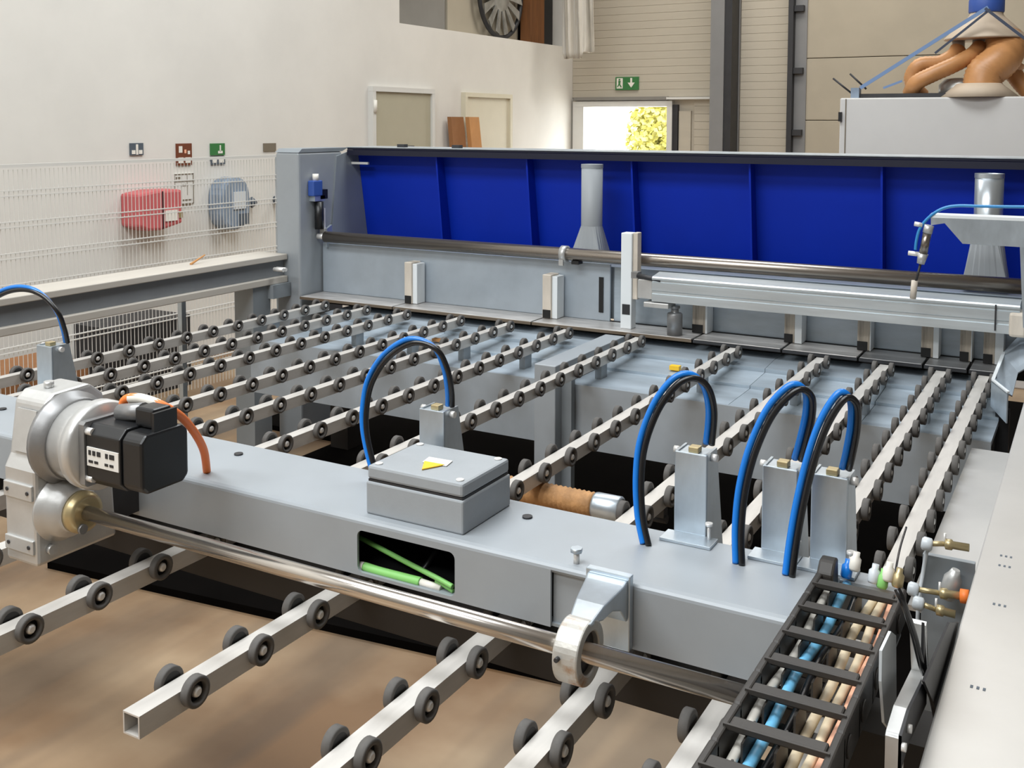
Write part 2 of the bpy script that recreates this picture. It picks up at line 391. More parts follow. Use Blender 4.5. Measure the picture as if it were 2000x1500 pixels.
# ---- signs
def wsign(name, label, y0, y1, z0, z1, matn, marks, extra=None):
    s_ = thing(name, label, 'sign', (XW, (y0+y1)/2, z0))
    MB().box(XW, XW+0.012, y0, y1, z0, z1).build('board', matn, s_)
    for (a0, a1, c0, c1, mm) in marks:
        MB().box(XW+0.012, XW+0.015, y0+(y1-y0)*a0, y0+(y1-y0)*a1, z0+(z1-z0)*c0, z0+(z1-z0)*c1).build('pictogram', mm, s_)
    return s_
wsign('wall_sign', 'slate blue wall sign with white pictogram, leftmost above the fence', 5.285, 5.405, -0.245, -0.155, 'sign_slate',
      [(0.42, 0.58, 0.05, 0.9, 'sign_white'), (0.1, 0.36, 0.1, 0.42, 'sign_white'), (0.64, 0.9, 0.1, 0.42, 'sign_white')])
wsign('wall_sign', 'brown-red fire sign with white figures above the fence', 5.725, 5.88, -0.335, -0.165, 'sign_brown',
      [(0.14, 0.36, 0.58, 0.88, 'sign_white'), (0.5, 0.62, 0.55, 0.72, 'peach'), (0.72, 0.86, 0.5, 0.66, 'sign_white'), (0.1, 0.42, 0.1, 0.36, 'sign_white'), (0.56, 0.9, 0.1, 0.36, 'sign_white')])
wsign('wall_sign', 'green escape sign with a white arrow above the fence', 6.08, 6.235, -0.265, -0.17, 'sign_green',
      [(0.62, 0.70, 0.3, 0.85, 'sign_white'), (0.5, 0.82, 0.14, 0.36, 'sign_white')])
wsign('wall_sign', 'small pale grey sign with dark figures just under the green escape sign', 6.08, 6.235, -0.34, -0.275, 'sign_slate',
      [(0.1, 0.4, 0.2, 0.8, 'sign_white'), (0.55, 0.9, 0.2, 0.8, 'sign_white')])
wsign('wall_sign', 'plain taupe sign plate beside the grey machine column', 6.69, 6.84, -0.245, -0.178, 'sign_taupe', [])
nt_ = wsign('notice_sheet', 'white notice sheet with a printed grid on the wall behind the fence', 5.695, 5.89, -0.64, -0.40, 'label_white',
      [(0, 1, 0.97, 1, 'sign_taupe'), (0, 1, 0, 0.03, 'sign_taupe'), (0, 0.03, 0, 1, 'sign_taupe'), (0.97, 1, 0, 1, 'sign_taupe'), (0.34, 0.36, 0, 1, 'sign_taupe'), (0.66, 0.68, 0.3, 1, 'sign_taupe'),
       (0, 1, 0.74, 0.76, 'sign_taupe'), (0.08, 0.3, 0.84, 0.9, 'sign_taupe'), (0.42, 0.6, 0.6, 0.66, 'sign_taupe'), (0.08, 0.26, 0.36, 0.42, 'sign_taupe'), (0.42, 0.9, 0.12, 0.16, 'sign_taupe')])
nt_['category'] = 'notice'
# exit sign over the doorway
s_ = thing('exit_sign', 'green emergency exit sign with white arrow above the doorway', 'sign', (-5.44, YB-0.04, 0.43))
ex0, ex1, ez0, ez1 = -5.60, -5.275, 0.435, 0.605
MB().box(ex0, ex1, YB-0.055, YB-0.03, ez0, ez1).build('board', 'sign_green', s_)
b = MB(); cx = -5.375; b.slab([(cx-0.013, YB-0.059, 0.59), (cx+0.013, YB-0.059, 0.59), (cx+0.013, YB-0.059, 0.53), (cx+0.05, YB-0.059, 0.53), (cx, YB-0.059, 0.465), (cx-0.05, YB-0.059, 0.53), (cx-0.013, YB-0.059, 0.53)], (0, 0.004, 0))
b.build('arrow', 'sign_white', s_)
MB().box(ex0+0.02, ex0+0.105, YB-0.059, YB-0.055, ez0+0.02, ez1-0.015).build('door_pictogram', 'sign_white', s_)
b = MB(); b.cyl((ex0+0.06, YB-0.064, 0.57), (ex0+0.06, YB-0.059, 0.57), 0.012, 10)
b.slab([(ex0+0.045, YB-0.064, 0.555), (ex0+0.078, YB-0.064, 0.555), (ex0+0.07, YB-0.064, 0.51), (ex0+0.095, YB-0.064, 0.475), (ex0+0.08, YB-0.064, 0.47), (ex0+0.058, YB-0.064, 0.50), (ex0+0.035, YB-0.064, 0.47), (ex0+0.028, YB-0.064, 0.48), (ex0+0.048, YB-0.064, 0.515)], (0, 0.004, 0))
b.build('runner', 'sign_green', s_)
# red hose cabinet
t = thing('hose_cabinet', 'red fire hose cabinet with rounded front on the wall behind the fence', 'fire cabinet', (XW, 5.4, -0.81))
b = MB(); pr = [(5.19, -0.52), (5.36, -0.50), (5.60, -0.505), (5.605, -0.76), (5.40, -0.80), (5.28, -0.795), (5.19, -0.76)]
b.prism(pr, 'x', XW, XW+0.20); b.build('body', 'red', t, bevel=0.02)
b = MB(); b.box(XW+0.20, XW+0.21, 5.43, 5.54, -0.735, -0.655); b.build('pictogram', 'sign_white', t)
b = MB(); b.box(XW+0.20, XW+0.206, 5.405, 5.412, -0.79, -0.51); b.build('door_gap', 'ink', t)
MB().box(XW+0.2, XW+0.207, 5.56, 5.595, -0.72, -0.67).build('latch', 'brass', t)
# padded blue-grey hood (extinguisher cover)
t = thing('extinguisher_hood', 'blue-grey quilted extinguisher hood on the wall beside the notice sheet', 'cover', (XW, 6.2, -0.88))
b = MB(); b.prism([(6.205+0.165*math.copysign(abs(math.cos(a))**0.8, math.cos(a)), -0.655+0.215*math.copysign(abs(math.sin(a))**0.75, math.sin(a))) for a in [2*PI*i/24 for i in range(24)]], 'x', XW, XW+0.16)
b.build('shell', 'hood_blue', t, bevel=0.03)
MB().box(XW+0.16, XW+0.172, 6.17, 6.30, -0.70, -0.56).build('window_pane', 'clear_pvc', t)
MB().box(XW+0.16, XW+0.175, 6.23, 6.33, -0.83, -0.74).build('pocket', 'sign_slate', t)
b = MB(); b.lathe((XW+0.02, 6.46, -0.67), (0.5, 0.7, 0), [(0, 0.03), (0.05, 0.05), (0.09, 0.01)], 10); b.build('wall_hook', 'sign_slate', label='small grey hook on the wall beside the blue-grey hood', cat='hook')
b = MB(); b.cyl((XW, 6.83, -0.67), (XW+0.14, 6.83, -0.67), 0.035, 10, 0.05); b.build('wall_socket', 'sign_slate', label='grey round wall socket next to the machine column', cat='socket')
# cardboard pieces leaning by the second door
def lean(y0, y1, y2, y3, ztop, matn, lab, xo):
    MB().slab([(XW+0.12+xo, y0, FL), (XW+0.12+xo, y1, FL), (XW+0.05+xo, y3, ztop), (XW+0.05+xo, y2, ztop)], (0.05, 0, 0)).build('cardboard_sheet', matn, label=lab, cat='cardboard', group='cardboard leaning by the doors')
lean(9.66, 9.97, 9.49, 9.74, 0.066, 'cardboard', 'darker brown cardboard sheet leaning against the wall between the two doors', 0.0)
lean(10.0, 10.22, 9.76, 9.97, 0.066, 'cardboard2', 'lighter tan folded cardboard beside the darker sheet by the cream door', 0.06)
# ================================================================== FENCE, SIDE BEAM
XF = -5.2
fe = thing('mesh_fence', 'pale wire mesh safety fence running behind the left side beam', 'fence', (XF, 3.6, FL))
ft, fb = -0.232, FL+0.08
b = MB(); b.box(XF-0.012, XF+0.012, 1.2, 5.74, ft-0.018, ft); b.build('top_rail', 'fence_wire', fe)
for y in (2.0,): MB().box(XF-0.02, XF+0.02, y-0.02, y+0.02, FL, ft).build('fence_post', 'galv', fe)
MB().box(XF-0.02, XF+0.02, 5.72, 5.76, FL, ft).build('fence_post', 'galv', fe)
b = MB(); y = 1.25
while y < 5.72: b.box(XF-0.0015, XF+0.0015, y-0.0013, y+0.0013, fb, ft-0.03); y += 0.0285
b.build('wire_mesh', 'fence_wire', fe, kind='stuff')
for k in range(8):
    zz = -0.378 - k*0.173
    for dz_ in (0, -0.03): MB().box(XF-0.006, XF+0.006, 1.2, 5.72, zz+dz_-0.003, zz+dz_+0.003).build('mesh_wire', 'fence_wire', fe)
# bits behind the fence near the floor
MB().box(-5.95, -5.55, 4.55, 5.2, FL, -1.35).build('dark_tool_box', 'dark_steel', label='dark box on the floor behind the fence under the side beam', cat='box')
MB().box(-6.0, -5.5, 3.2, 4.3, FL, -1.5).build('wooden_pallet_box', 'cardboard', label='brown box on the floor behind the fence at the far left', cat='box')
# side beam (I profile along Y)
sb = thing('side_beam', 'long grey steel I-beam along the left side of the roller table', 'beam', (-4.17, 3.2, FL))
MB().box(-4.30, -4.08, 0.6, 4.565, -0.790, -0.757).build('top_flange', 'beam_lit', sb, bevel=0.004)
MB().box(-4.125, -4.11, 0.6, 4.565, -0.884, -0.790).build('web', 'beam_shaded', sb)
MB().box(-4.30, -4.08, 0.6, 4.565, -0.922, -0.884).build('bottom_flange', 'beam_lit', sb, bevel=0.004)
for y in (4.30, 1.0): MB().box(-4.24, -4.10, y, y+0.14, FL, -0.922).build('leg', 'paint_grey2', sb)
MB().box(-4.28, -4.25, 3.92, 3.95, FL, -0.922).build('thin_leg', 'galv', sb)
MB().box(-4.14, -4.06, 4.42, 4.565, -1.0, -0.922).build('end_bracket', 'paint_grey2', sb)
for dz_ in (0.0, -0.02): MB().cyl((-4.06, 4.45+dz_, -0.83), (-3.99, 4.45+dz_, -0.83), 0.012, 8).build('bolt', 'hub_metal', sb)
# ================================================================== UNDER-TABLE STRUCTURE
hp = thing('dust_hopper', 'grey sheet metal dust tray under the far end of the rollers', 'tray', (-2, 4.1, FL))
MB().box(-3.74, -0.30, 3.90, 3.915, -1.372, -1.10).build('front_panel', 'sheet', hp)
def tray(x0, x1):
    pr = [(3.916, -1.10), (4.2, -1.10), (4.2, -1.088), (4.42, -1.078), (4.42, -1.062), (4.56, -1.052), (4.9, -1.052), (4.9, -1.12), (3.916, -1.12)]
    MB().prism(pr, 'x', x0, x1).build('tray_sheet', 'galv_sheet', hp)
for x0, x1 in ((-3.74, -2.902), (-2.90, -2.052), (-1.938, -1.242), (-1.24, -0.742), (-0.74, -0.30)): tray(x0, x1)
for x in (-3.72, -0.5): MB().box(x, x+0.12, 4.5, 4.62, FL, -1.12).build('leg', 'under_dark', hp)  # legs blackened to paint the dark void below the tray
sp = thing('support_post', 'tall light grey steel post between the roller rails behind the terminal box', 'post', (-2, 3.8, FL))
MB().box(-2.045, -1.945, 3.80, 3.885, FL, -1.008).build('post', 'paint_grey', sp, bevel=0.004)
MB().box(-2.045, -1.945, 3.885, 4.52, -1.05, -1.010).build('top_arm', 'paint_grey', sp, bevel=0.003)
MB().box(-1.945, -1.90, 3.86, 3.895, FL, -1.06).build('side_flange', 'paint_grey2', sp)
MB().box(-4.02, -0.21, 1.80, 1.92, -1.12, -1.042).build('cross_beam', 'under_dark', label='steel cross beam carrying the roller rails under the gantry, coloured as in shade', cat='beam')
for x, nm in ((-3.95, 'left end'), (-0.295, 'right end')):
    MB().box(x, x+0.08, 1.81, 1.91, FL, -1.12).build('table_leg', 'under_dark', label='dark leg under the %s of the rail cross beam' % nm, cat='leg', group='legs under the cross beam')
b = MB(); b.slab([(-3.75, 2.71, FL+0.03), (-0.35, 3.10, FL+0.03), (-0.2, 7.5, FL+0.03), (-4.6, 7.5, FL+0.03), (-4.6, 4.65, FL+0.03), (-3.75, 4.65, FL+0.03)], (0, 0, -0.03))  # flat black sheet on the floor, skewed front edge, reaching back past the table
b.build('floor_pan', 'pan_black', label='black floor pan under the roller table', cat='floor pan')
# bellows roller under the rails
br = thing('bellows_tube', 'horizontal tube with brown ribbed bellows between the rails behind the gantry', 'tube', (-1.3, 2.63, -1.12))
MB().sweep([(x, 2.63, -1.082) for x in [-1.70+0.0075*i for i in range(65)]], 0.0315, 16, 0.16).build('bellows', 'bellow', br)
MB().lathe((-1.218, 2.63, -1.082), (1, 0, 0), [(0, 0.036), (0.006, 0.038), (0.078, 0.038), (0.083, 0.032)], 20).build('end_sleeve', 'galv', br)
MB().cyl((-1.135, 2.63, -1.082), (-1.0, 2.63, -1.082), 0.012, 10).build('axle', 'dark_steel', br)
MB().box(-1.03, -1.005, 2.615, 2.645, -1.075, -1.0402).build('hanger', 'dark_steel', br)
# ================================================================== ROLLER RAILS
XR = [-3.75, -3.465, -3.2, -2.866, -2.575, -2.25, -1.876, -1.418, -1.036, -0.775, -0.557, -0.398]
WY = [4.437-0.1665*k for k in range(20)]
def wheel_bm(side):
    b_ = MB(); d_ = (side, 0, 0)
    b_.m(0).lathe((0, 0, 0), d_, [(0.004, 0.020), (0.004, 0.0265), (0.006, 0.0285), (0.020, 0.0285), (0.022, 0.0265), (0.022, 0.019), (0.012, 0.018)], 24, True)
    b_.m(1).lathe((0, 0, 0), d_, [(0.004, 0.020), (0.012, 0.0185), (0.012, 0.006)], 24)
    return b_
def hub_bm(side): return MB().lathe((0, 0, 0), (side, 0, 0), [(0.011, 0.0105), (0.019, 0.0098), (0.0225, 0.006)], 10)
def mesh_of(b_, mats):
    me = bpy.data.meshes.new('roller'); me.from_pydata(b_.v, [], b_.f)
    for mm in mats: me.materials.append(MATS[mm])
    me.polygons.foreach_set('material_index', b_.mi); me.polygons.foreach_set('use_smooth', b_.sm)
    bm = bmesh.new(); bm.from_mesh(me); bmesh.ops.recalc_face_normals(bm, faces=bm.faces); bm.to_mesh(me); bm.free()
    return me
WM = {s: mesh_of(wheel_bm(s), ['rubber', 'black']) for s in (1, -1)}
HM = {s: mesh_of(hub_bm(s), ['hub_metal']) for s in (1, -1)}
ORD = ['first', 'second', 'third', 'fourth', 'fifth', 'sixth', 'seventh', 'eighth', 'ninth', 'tenth', 'eleventh', 'twelfth']
def tube_bm(x0, y0, y1):
    b_ = MB(); W_, H_, t_ = 0.04, 0.04, 0.003; x1 = x0+W_; zt = -1.0; zb = zt-H_
    o_ = [(x0, zt), (x1, zt), (x1, zb), (x0, zb)]; i_ = [(x0+t_, zt-t_), (x1-t_, zt-t_), (x1-t_, zb+t_), (x0+t_, zb+t_)]
    vs = [(p[0], y, p[1]) for y in (y0, y1) for p in o_+i_]
    fs = []
    for k in range(4):
        j = (k+1) % 4
        fs += [(k, j, 8+j, 8+k), (4+k, 12+k, 12+j, 4+j), (k, 4+k, 4+j, j), (8+k, 8+j, 12+j, 12+k)]
    return b_.add(vs, fs)
for i, x in enumerate(XR):
    r = thing('roller_rail', 'square aluminium roller rail, %s from the left side beam' % ORD[i], 'roller rail', (x+0.02, 2.8, -1.04), 'roller rails of the table')
    y0 = 1.161 if i < 10 else 1.2
    tube_bm(x, y0, 4.485).build('rail_tube', 'rail_alu', r)
    for yy in (4.06,): MB().box(x+0.005, x+0.035, yy-0.03, yy+0.03, -1.10, -1.04).build('rail_foot', 'paint_grey2', r)
    for y in WY:
        if y < y0+0.08: continue
        for s_ in (1, -1):
            o = bpy.data.objects.new('roller_wheel', WM[s_]); C.objects.link(o)
            p = Vector((x+0.02+s_*0.02, y, -1.006+CAMZ)); o.parent = r; o.location = p-WLOC[r]
            h = bpy.data.objects.new('hub', HM[s_]); C.objects.link(h); h.parent = o
# ================================================================== GANTRY
GT, GB, GF, GR = -0.833, -0.957, 1.708, 1.962
XG0, XG1 = -3.95, -0.4225
g = thing('gantry_beam', 'long grey box gantry beam crossing over the roller rails in front', 'gantry', (-2.1, 1.83, GB))
cx0, cx1, cz0, cz1 = -1.343, -1.098, -0.950, -0.8585
th = 0.006
b = MB(); rr = 0.012
prof = [(GR, GT), (GF+rr, GT), (GF+rr*0.4, GT-rr*0.25), (GF+rr*0.1, GT-rr*0.6), (GF, GT-rr)]
inner = [(p[0]+th*0.7, p[1]-th) for p in prof]; inner[0] = (GR-th, GT-th)
b.prism(prof+inner[::-1], 'x', XG0, XG1)
b.build('top_plate', 'paint_grey', g)
b = MB()
b.box(XG0, cx0, GF, GF+th, GB, GT-rr); b.box(cx0, cx1, GF, GF+th, cz1, GT-rr); b.box(cx0, cx1, GF, GF+th, GB, cz0); b.box(cx1, -0.882, GF, GF+th, GB, GT-rr)
b.box(-0.72, XG1, GF, GF+th, GB, GT-rr); b.box(-0.882, -0.72, GF+0.012, GF+0.018, GB, GT-rr)
q = 0.014                                                             # rounded corners of the window
for (cx_, cz_, sx_, sz_) in ((cx0, cz0, 1, 1), (cx0, cz1, 1, -1), (cx1, cz0, -1, 1), (cx1, cz1, -1, -1)):
    arc = [(cx_+sx_*q*(1-math.cos(a)), cz_+sz_*q*(1-math.sin(a))) for a in [PI/2*k/5 for k in range(6)]]
    b.prism([(cx_, cz_)]+arc, 'y', GF, GF+th)
b.build('front_plate', 'paint_grey', g)
MB().box(XG0, XG1, GR-th, GR, GB, GT-th).build('rear_plate', 'paint_grey', g)
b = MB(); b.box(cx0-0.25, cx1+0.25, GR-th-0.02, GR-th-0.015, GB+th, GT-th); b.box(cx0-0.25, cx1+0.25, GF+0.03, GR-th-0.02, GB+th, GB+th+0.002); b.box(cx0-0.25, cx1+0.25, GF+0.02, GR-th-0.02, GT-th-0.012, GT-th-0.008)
b.build('shade_liner', 'black', g)  # added black sheets that paint the shade inside the window
MB().box(XG0, XG1, GF+th, GR-th, GB, GB+th).build('bottom_plate', 'paint_grey2', g)
for x in (XG0, XG1-0.006): MB().box(x, x+0.006, GF+th, GR-th, GB+th, GT-th).build('end_plate', 'paint_grey2', g)
for (px, py) in ((466, 888), (1030, 1011), (5, 800)):
    c = onz(px, py, GT); MB().cyl((c.x, c.y, GT), (c.x, c.y, GT+0.004), 0.011, 12).build('plug', 'dark_steel', g)
bp_ = onz(1126, 1100, GT); MB().cyl((bp_.x, bp_.y, GT), (bp_.x, bp_.y, GT+0.022), 0.006, 10).build('bolt', 'hub_metal', g)
MB().cyl((bp_.x, bp_.y, GT+0.022), (bp_.x, bp_.y, GT+0.03), 0.012, 6).build('bolt_head', 'galv', g)
# cables inside the window
def cable(name, pts, r, matn, lab, cat='cable', group=None, n=8):
    return MB().sweep(smooth(pts, 8), r, n).build(name, matn, label=lab, cat=cat, group=group)
def wpt(px, py, Y): return ony(px, py, Y)
cable('green_cable', [wpt(640, 1020, 1.80), wpt(705, 1051, 1.775), wpt(790, 1096, 1.745), wpt(850, 1127, 1.728), wpt(884, 1146, 1.722)], 0.0055, 'green_cable', 'upper green cable crossing the dark window in the gantry')
cable('green_cable', [wpt(712, 1107, 1.728), wpt(740, 1116, 1.728), wpt(790, 1129, 1.728), wpt(822, 1137, 1.728)], 0.0105, 'green_cable', 'thick green cable lying at the bottom of the gantry window')
cable('green_cable', [wpt(852, 1134, 1.735), wpt(868, 1143, 1.731), wpt(886, 1155, 1.727)], 0.005, 'green_cable', 'short green cable end at the right corner of the gantry window')
b = MB(); p0 = wpt(822, 1137, 1.728); p1 = wpt(862, 1150, 1.728); b.cyl(p0, p1, 0.008, 10); b.build('cable_connector', 'cable_white', label='pale plug at the right end of the thick green cable', cat='connector')
b = MB(); p0 = wpt(702, 1105, 1.728); p1 = wpt(712, 1107, 1.728); b.cyl(p0, p1, 0.010, 10); b.build('cable_connector', 'cable_white', label='white plug at the left end of the thick green cable', cat='connector')
cable('black_cable', [wpt(790, 1120, 1.79), wpt(815, 1126, 1.78), wpt(850, 1080, 1.82), wpt(862, 1060, 1.85)], 0.007, 'motor_black', 'dark cable loop at the back of the gantry window')
# ---- terminal box
tb = thing('terminal_box', 'grey terminal box with warning label on top of the gantry', 'terminal box', (-1.22, 1.835, GT))
MB().box(-1.342, -1.097, 1.738, 1.932, GT, -0.7625).build('body', 'box_grey', tb, bevel=0.004)
MB().box(-1.338, -1.101, 1.742, 1.928, -0.7625, -0.7575).build('gasket', 'dark_steel', tb)
ld = MB().box(-1.340, -1.099, 1.740, 1.930, -0.7575, -0.728).build('lid', 'box_grey', tb, bevel=0.006)
for sx_ in (-1.322, -1.117):
    for sy_ in (1.758, 1.912): MB().cyl((sx_, sy_, -0.728), (sx_, sy_, -0.7255), 0.0085, 12).build('screw', 'hub_metal', ld)
zl = -0.7268
def lidp(px, py): p = onz(px, py, zl); return (p.x, p.y, zl)
MB().slab([lidp(825, 903), lidp(838, 893), lidp(884, 901), lidp(872, 911)], (0, 0, 0.0012)).build('label_plate', 'label_white', ld)
MB().slab([lidp(824, 918), lidp(829, 902), lidp(868, 909)], (0, 0, 0.0022)).build('warning_triangle', 'yellow', ld)
# ---- gripper brackets and hoses
def bracket(x0, lab, fd=0.05, fr=0.026):
    r = thing('gripper_bracket', lab, 'bracket', (x0+0.035, 1.98, GT), 'gripper brackets along the gantry')
    x1 = x0+0.068; yf = GR+0.003; zt = -0.662
    MB().box(x0, x1, yf, yf+0.005, -0.95, zt).build('front_plate', 'galv', r, bevel=0.002)
    pr = [(yf+0.005, zt), (yf+0.062, zt), (yf+0.125, -0.95), (yf+0.005, -0.95)]
    for xx in (x0, x1-0.005): MB().prism(pr, 'x', xx, xx+0.005).build('side_plate', 'galv', r)
    MB().box(x0+0.005, x1-0.005, yf+0.005, yf+0.058, zt-0.008, zt-0.003).build('top_plate', 'galv', r)
    MB().box(x0-0.012, x1+fr, yf-fd, yf, GT+0.0005, GT+0.0065).build('foot_plate', 'galv', r, bevel=0.001)
    MB().box(x0+0.024, x0+0.046, yf+0.012, yf+0.034, zt-0.003, zt+0.009).build('brass_fitting', 'brass', r, bevel=0.002)
    MB().cyl((x1+fr*0.4, yf-0.012, GT+0.0065), (x1+fr*0.4, yf-0.012, GT+0.034), 0.0035, 8).build('bolt', 'hub_metal', r)
    MB().cyl((x1+fr*0.4, yf-0.012, GT+0.034), (x1+fr*0.4, yf-0.012, GT+0.040), 0.0075, 10).build('bolt_head', 'hub_metal', r)
    MB().cyl((x1, yf+0.03, zt-0.012), (x1+0.012, yf+0.03, zt-0.012), 0.008, 8).build('hex_bolt', 'hub_metal', r)
    MB().cyl((x0-0.012, yf+0.03, zt-0.006), (x0, yf+0.03, zt-0.006), 0.007, 8).build('hex_bolt', 'hub_metal', r)
    return r
bracket(-2.742, 'galvanised gripper bracket behind the drive motor at the far left of the gantry')
bracket(-1.361, 'galvanised gripper bracket directly behind the grey terminal box', 0.03)
bracket(-0.733, 'galvanised gripper bracket standing alone right of the terminal box')
bracket(-0.553, 'galvanised gripper bracket, left one of the close pair near the cable chain', 0.05, 0.012)
bracket(-0.459, 'galvanised gripper bracket, right one of the close pair near the cable chain')
def hosepair(pxs, y0, y1, where):
    n = len(pxs); pts = []
    ap = min(range(n), key=lambda k: pxs[k][1])
    for k, (px, py) in enumerate(pxs):
        t_ = k/(n-1); pts.append(ony(px, py, y0+(y1-y0)*t_))
    pb = smooth(pts, 10)
    MB().sweep(pb, 0.0066, 10).build('air_hose', 'blue_hose', label='blue air hose looping up %s' % where, cat='hose', group='blue air hoses on the gantry')
    pk = []
    N_ = len(pb)
    for k, p in enumerate(pb):
        t_ = k/(N_-1); pk.append(p + Vector((0.0125, -0.002, -0.008*math.sin(PI*t_))))
    MB().sweep(pk, 0.0066, 10).build('air_hose', 'black_hose', label='black air hose looping up %s' % where, cat='hose', group='black air hoses on the gantry')
hosepair([(-90, 800), (-88, 700), (-60, 620), (-10, 575), (34, 560), (75, 570), (108, 604), (122, 640), (128, 668)], 1.885, 1.998, 'to the far left bracket behind the motor')
hosepair([(738, 950), (722, 902), (709, 840), (709, 790), (720, 738), (752, 690), (800, 662), (845, 676), (866, 716), (874, 760), (875, 792)], 1.905, 1.998, 'behind the terminal box')
hosepair([(1256, 1062), (1245, 1005), (1242, 930), (1250, 860), (1276, 790), (1312, 742), (1345, 730), (1372, 750), (1384, 800), (1379, 866)], 1.881, 1.998, 'to the single bracket right of the terminal box')
hosepair([(1437, 1100), (1436, 1030), (1444, 950), (1465, 870), (1500, 796), (1545, 752), (1572, 764), (1574, 805), (1562, 860), (1552, 896)], 1.884, 1.998, 'to the left bracket of the close pair')
hosepair([(1534, 1122), (1542, 1060), (1556, 980), (1578, 890), (1604, 818), (1638, 768), (1660, 780), (1662, 825), (1653, 880), (1645, 914)], 1.880, 1.998, 'to the right bracket of the close pair')
# ---- drive motor with gearbox
# drive scaled about the camera, clear of the rollers, in front of the gantry
CAMSCALE = (Vector((-2.05, 1.612, -0.932)), Vector((-1.886, 1.483, -0.857)), 0.92)
dm = thing('drive_motor', 'black servo motor on a cast aluminium gearbox at the left of the gantry', 'motor', (-2.2, 1.63, -1.06))
SY, SZ = 1.612, -0.932
MYC, MZC = 1.632, -0.765
pr = [(1.54, -1.06), (1.54, -0.83), (1.556, -0.80), (1.575, -0.672), (1.60, -0.652), (1.70, -0.648), (1.74, -0.68), (1.76, -0.85), (1.77, -1.06)]
MB().prism(pr, 'x', -2.285, -2.168).build('gear_housing', 'cast_alu', dm, bevel=0.008)
for z0, z1 in ((-0.90, -0.862), (-1.03, -0.995)):
    cp = MB().box(-2.280, -2.175, 1.534, 1.541, z0, z1).build('cover_strip', 'cast_alu', dm, bevel=0.002)
    for xx in (-2.265, -2.19): MB().cyl((xx, 1.535, (z0+z1)/2), (xx, 1.532, (z0+z1)/2), 0.005, 8).build('screw', 'dark_steel', cp)
MB().slab([(-2.262, 1.5535, -0.79), (-2.19, 1.5535, -0.79), (-2.19, 1.569, -0.69), (-2.262, 1.569, -0.69)], (0, -0.004, 0)).build('type_plate', 'cast_alu', dm)
MB().lathe((-2.168, MYC, MZC), (1, 0, 0), [(0, 0.112), (0.012, 0.112), (0.02, 0.100), (0.045, 0.098)], 40).build('adapter_ring', 'cast_dark', dm)
MB().lathe((-2.123, MYC, MZC), (1, 0, 0), [(0, 0.094), (0.04, 0.090), (0.055, 0.096), (0.06, 0.106), (0.085, 0.106), (0.092, 0.100), (0.095, 0.072)], 40).build('motor_flange', 'cast_alu', dm)
hw = 0.076
def sq(x, h, c):  # square with cut corners
    y, zc = MYC, MZC
    return [(x, y-h+c, zc+h), (x, y+h-c, zc+h), (x, y+h, zc+h-c), (x, y+h, zc-h+c), (x, y+h-c, zc-h), (x, y-h+c, zc-h), (x, y-h, zc-h+c), (x, y-h, zc+h-c)]
b = MB(); b.slab(sq(-2.028, hw, 0.006), (0.018, 0, 0)); b.build('motor_front', 'cast_dark', dm)
mb_ = MB(); mb_.slab(sq(-2.010, hw-0.004, 0.020), (0.115, 0, 0)); mbo = mb_.build('motor_body', 'motor_black', dm, bevel=0.003)
b = MB(); b.slab(sq(-1.895, hw-0.008, 0.016), (0.066, 0, 0)); b.build('motor_cover', 'motor_black', dm, bevel=0.006)
for dz_ in (-0.055, 0.055): MB().cyl((-2.012, MYC-0.066, MZC+dz_), (-1.99, MYC-0.066, MZC+dz_), 0.009, 8).build('bolt', 'hub_metal', dm)
lp = MB().box(-2.003, -1.898, MYC-hw+0.0015, MYC-hw+0.0045, MZC-0.022, MZC+0.022).build('name_plate', 'label_white', mbo)
random.seed(3)
for row in range(2):
    xx = -1.997
    while xx < -1.91:
        wd = random.uniform(0.006, 0.016)
        if random.random() < 0.75:
            MB().box(xx, xx+wd, MYC-hw+0.0005, MYC-hw+0.0016, MZC+(0.004 if row == 0 else -0.014), MZC+(0.015 if row == 0 else -0.008)).build('print_mark', 'ink', mbo)
        xx += wd+0.005
b = MB(); b.cyl((-1.985, 1.64, -0.682), (-1.905, 1.64, -0.668), 0.021, 14); b.build('plug_sleeve', 'cast_dark', dm)
b = MB(); b.box(-1.906, -1.846, 1.612, 1.668, -0.695, -0.650); b.build('power_plug', 'motor_black', dm, bevel=0.006)
MB().box(-1.842, -1.834, 1.605, 1.672, -0.70, -0.655).build('plug_collar', 'motor_black', dm)
MB().lathe((-2.168, SY, SZ), (1, 0, 0), [(0, 0.082), (0.006, 0.082), (0.014, 0.070), (0.04, 0.066), (0.048, 0.052), (0.062, 0.050)], 36).build('output_flange', 'cast_alu', dm)
cr = MB().lathe((-2.106, SY, SZ), (1, 0, 0), [(0, 0.047), (0.004, 0.05), (0.016, 0.05), (0.02, 0.046), (0.026, 0.046), (0.03, 0.036)], 32).build('clamp_ring', 'brass', dm)
MB().cyl((-2.076, SY-0.018, SZ-0.032), (-2.068, SY-0.018, SZ-0.032), 0.012, 10).build('clamp_screw', 'cast_dark', cr)
MB().cyl((-2.168, 1.575, -1.025), (-2.155, 1.575, -1.025), 0.012, 12).build('drain_plug', 'cast_alu', dm)
MB().cyl((-2.23, 1.63, -0.65), (-2.23, 1.63, -0.635), 0.012, 8).build('breather', 'cast_alu', dm)
# support plate behind the gearbox joins it to the gantry
CAMSCALE = None
MB().box(-2.09, -2.01, 1.60, 1.7075, -0.945, -0.85).build('mount_block', 'dark_steel', dm)
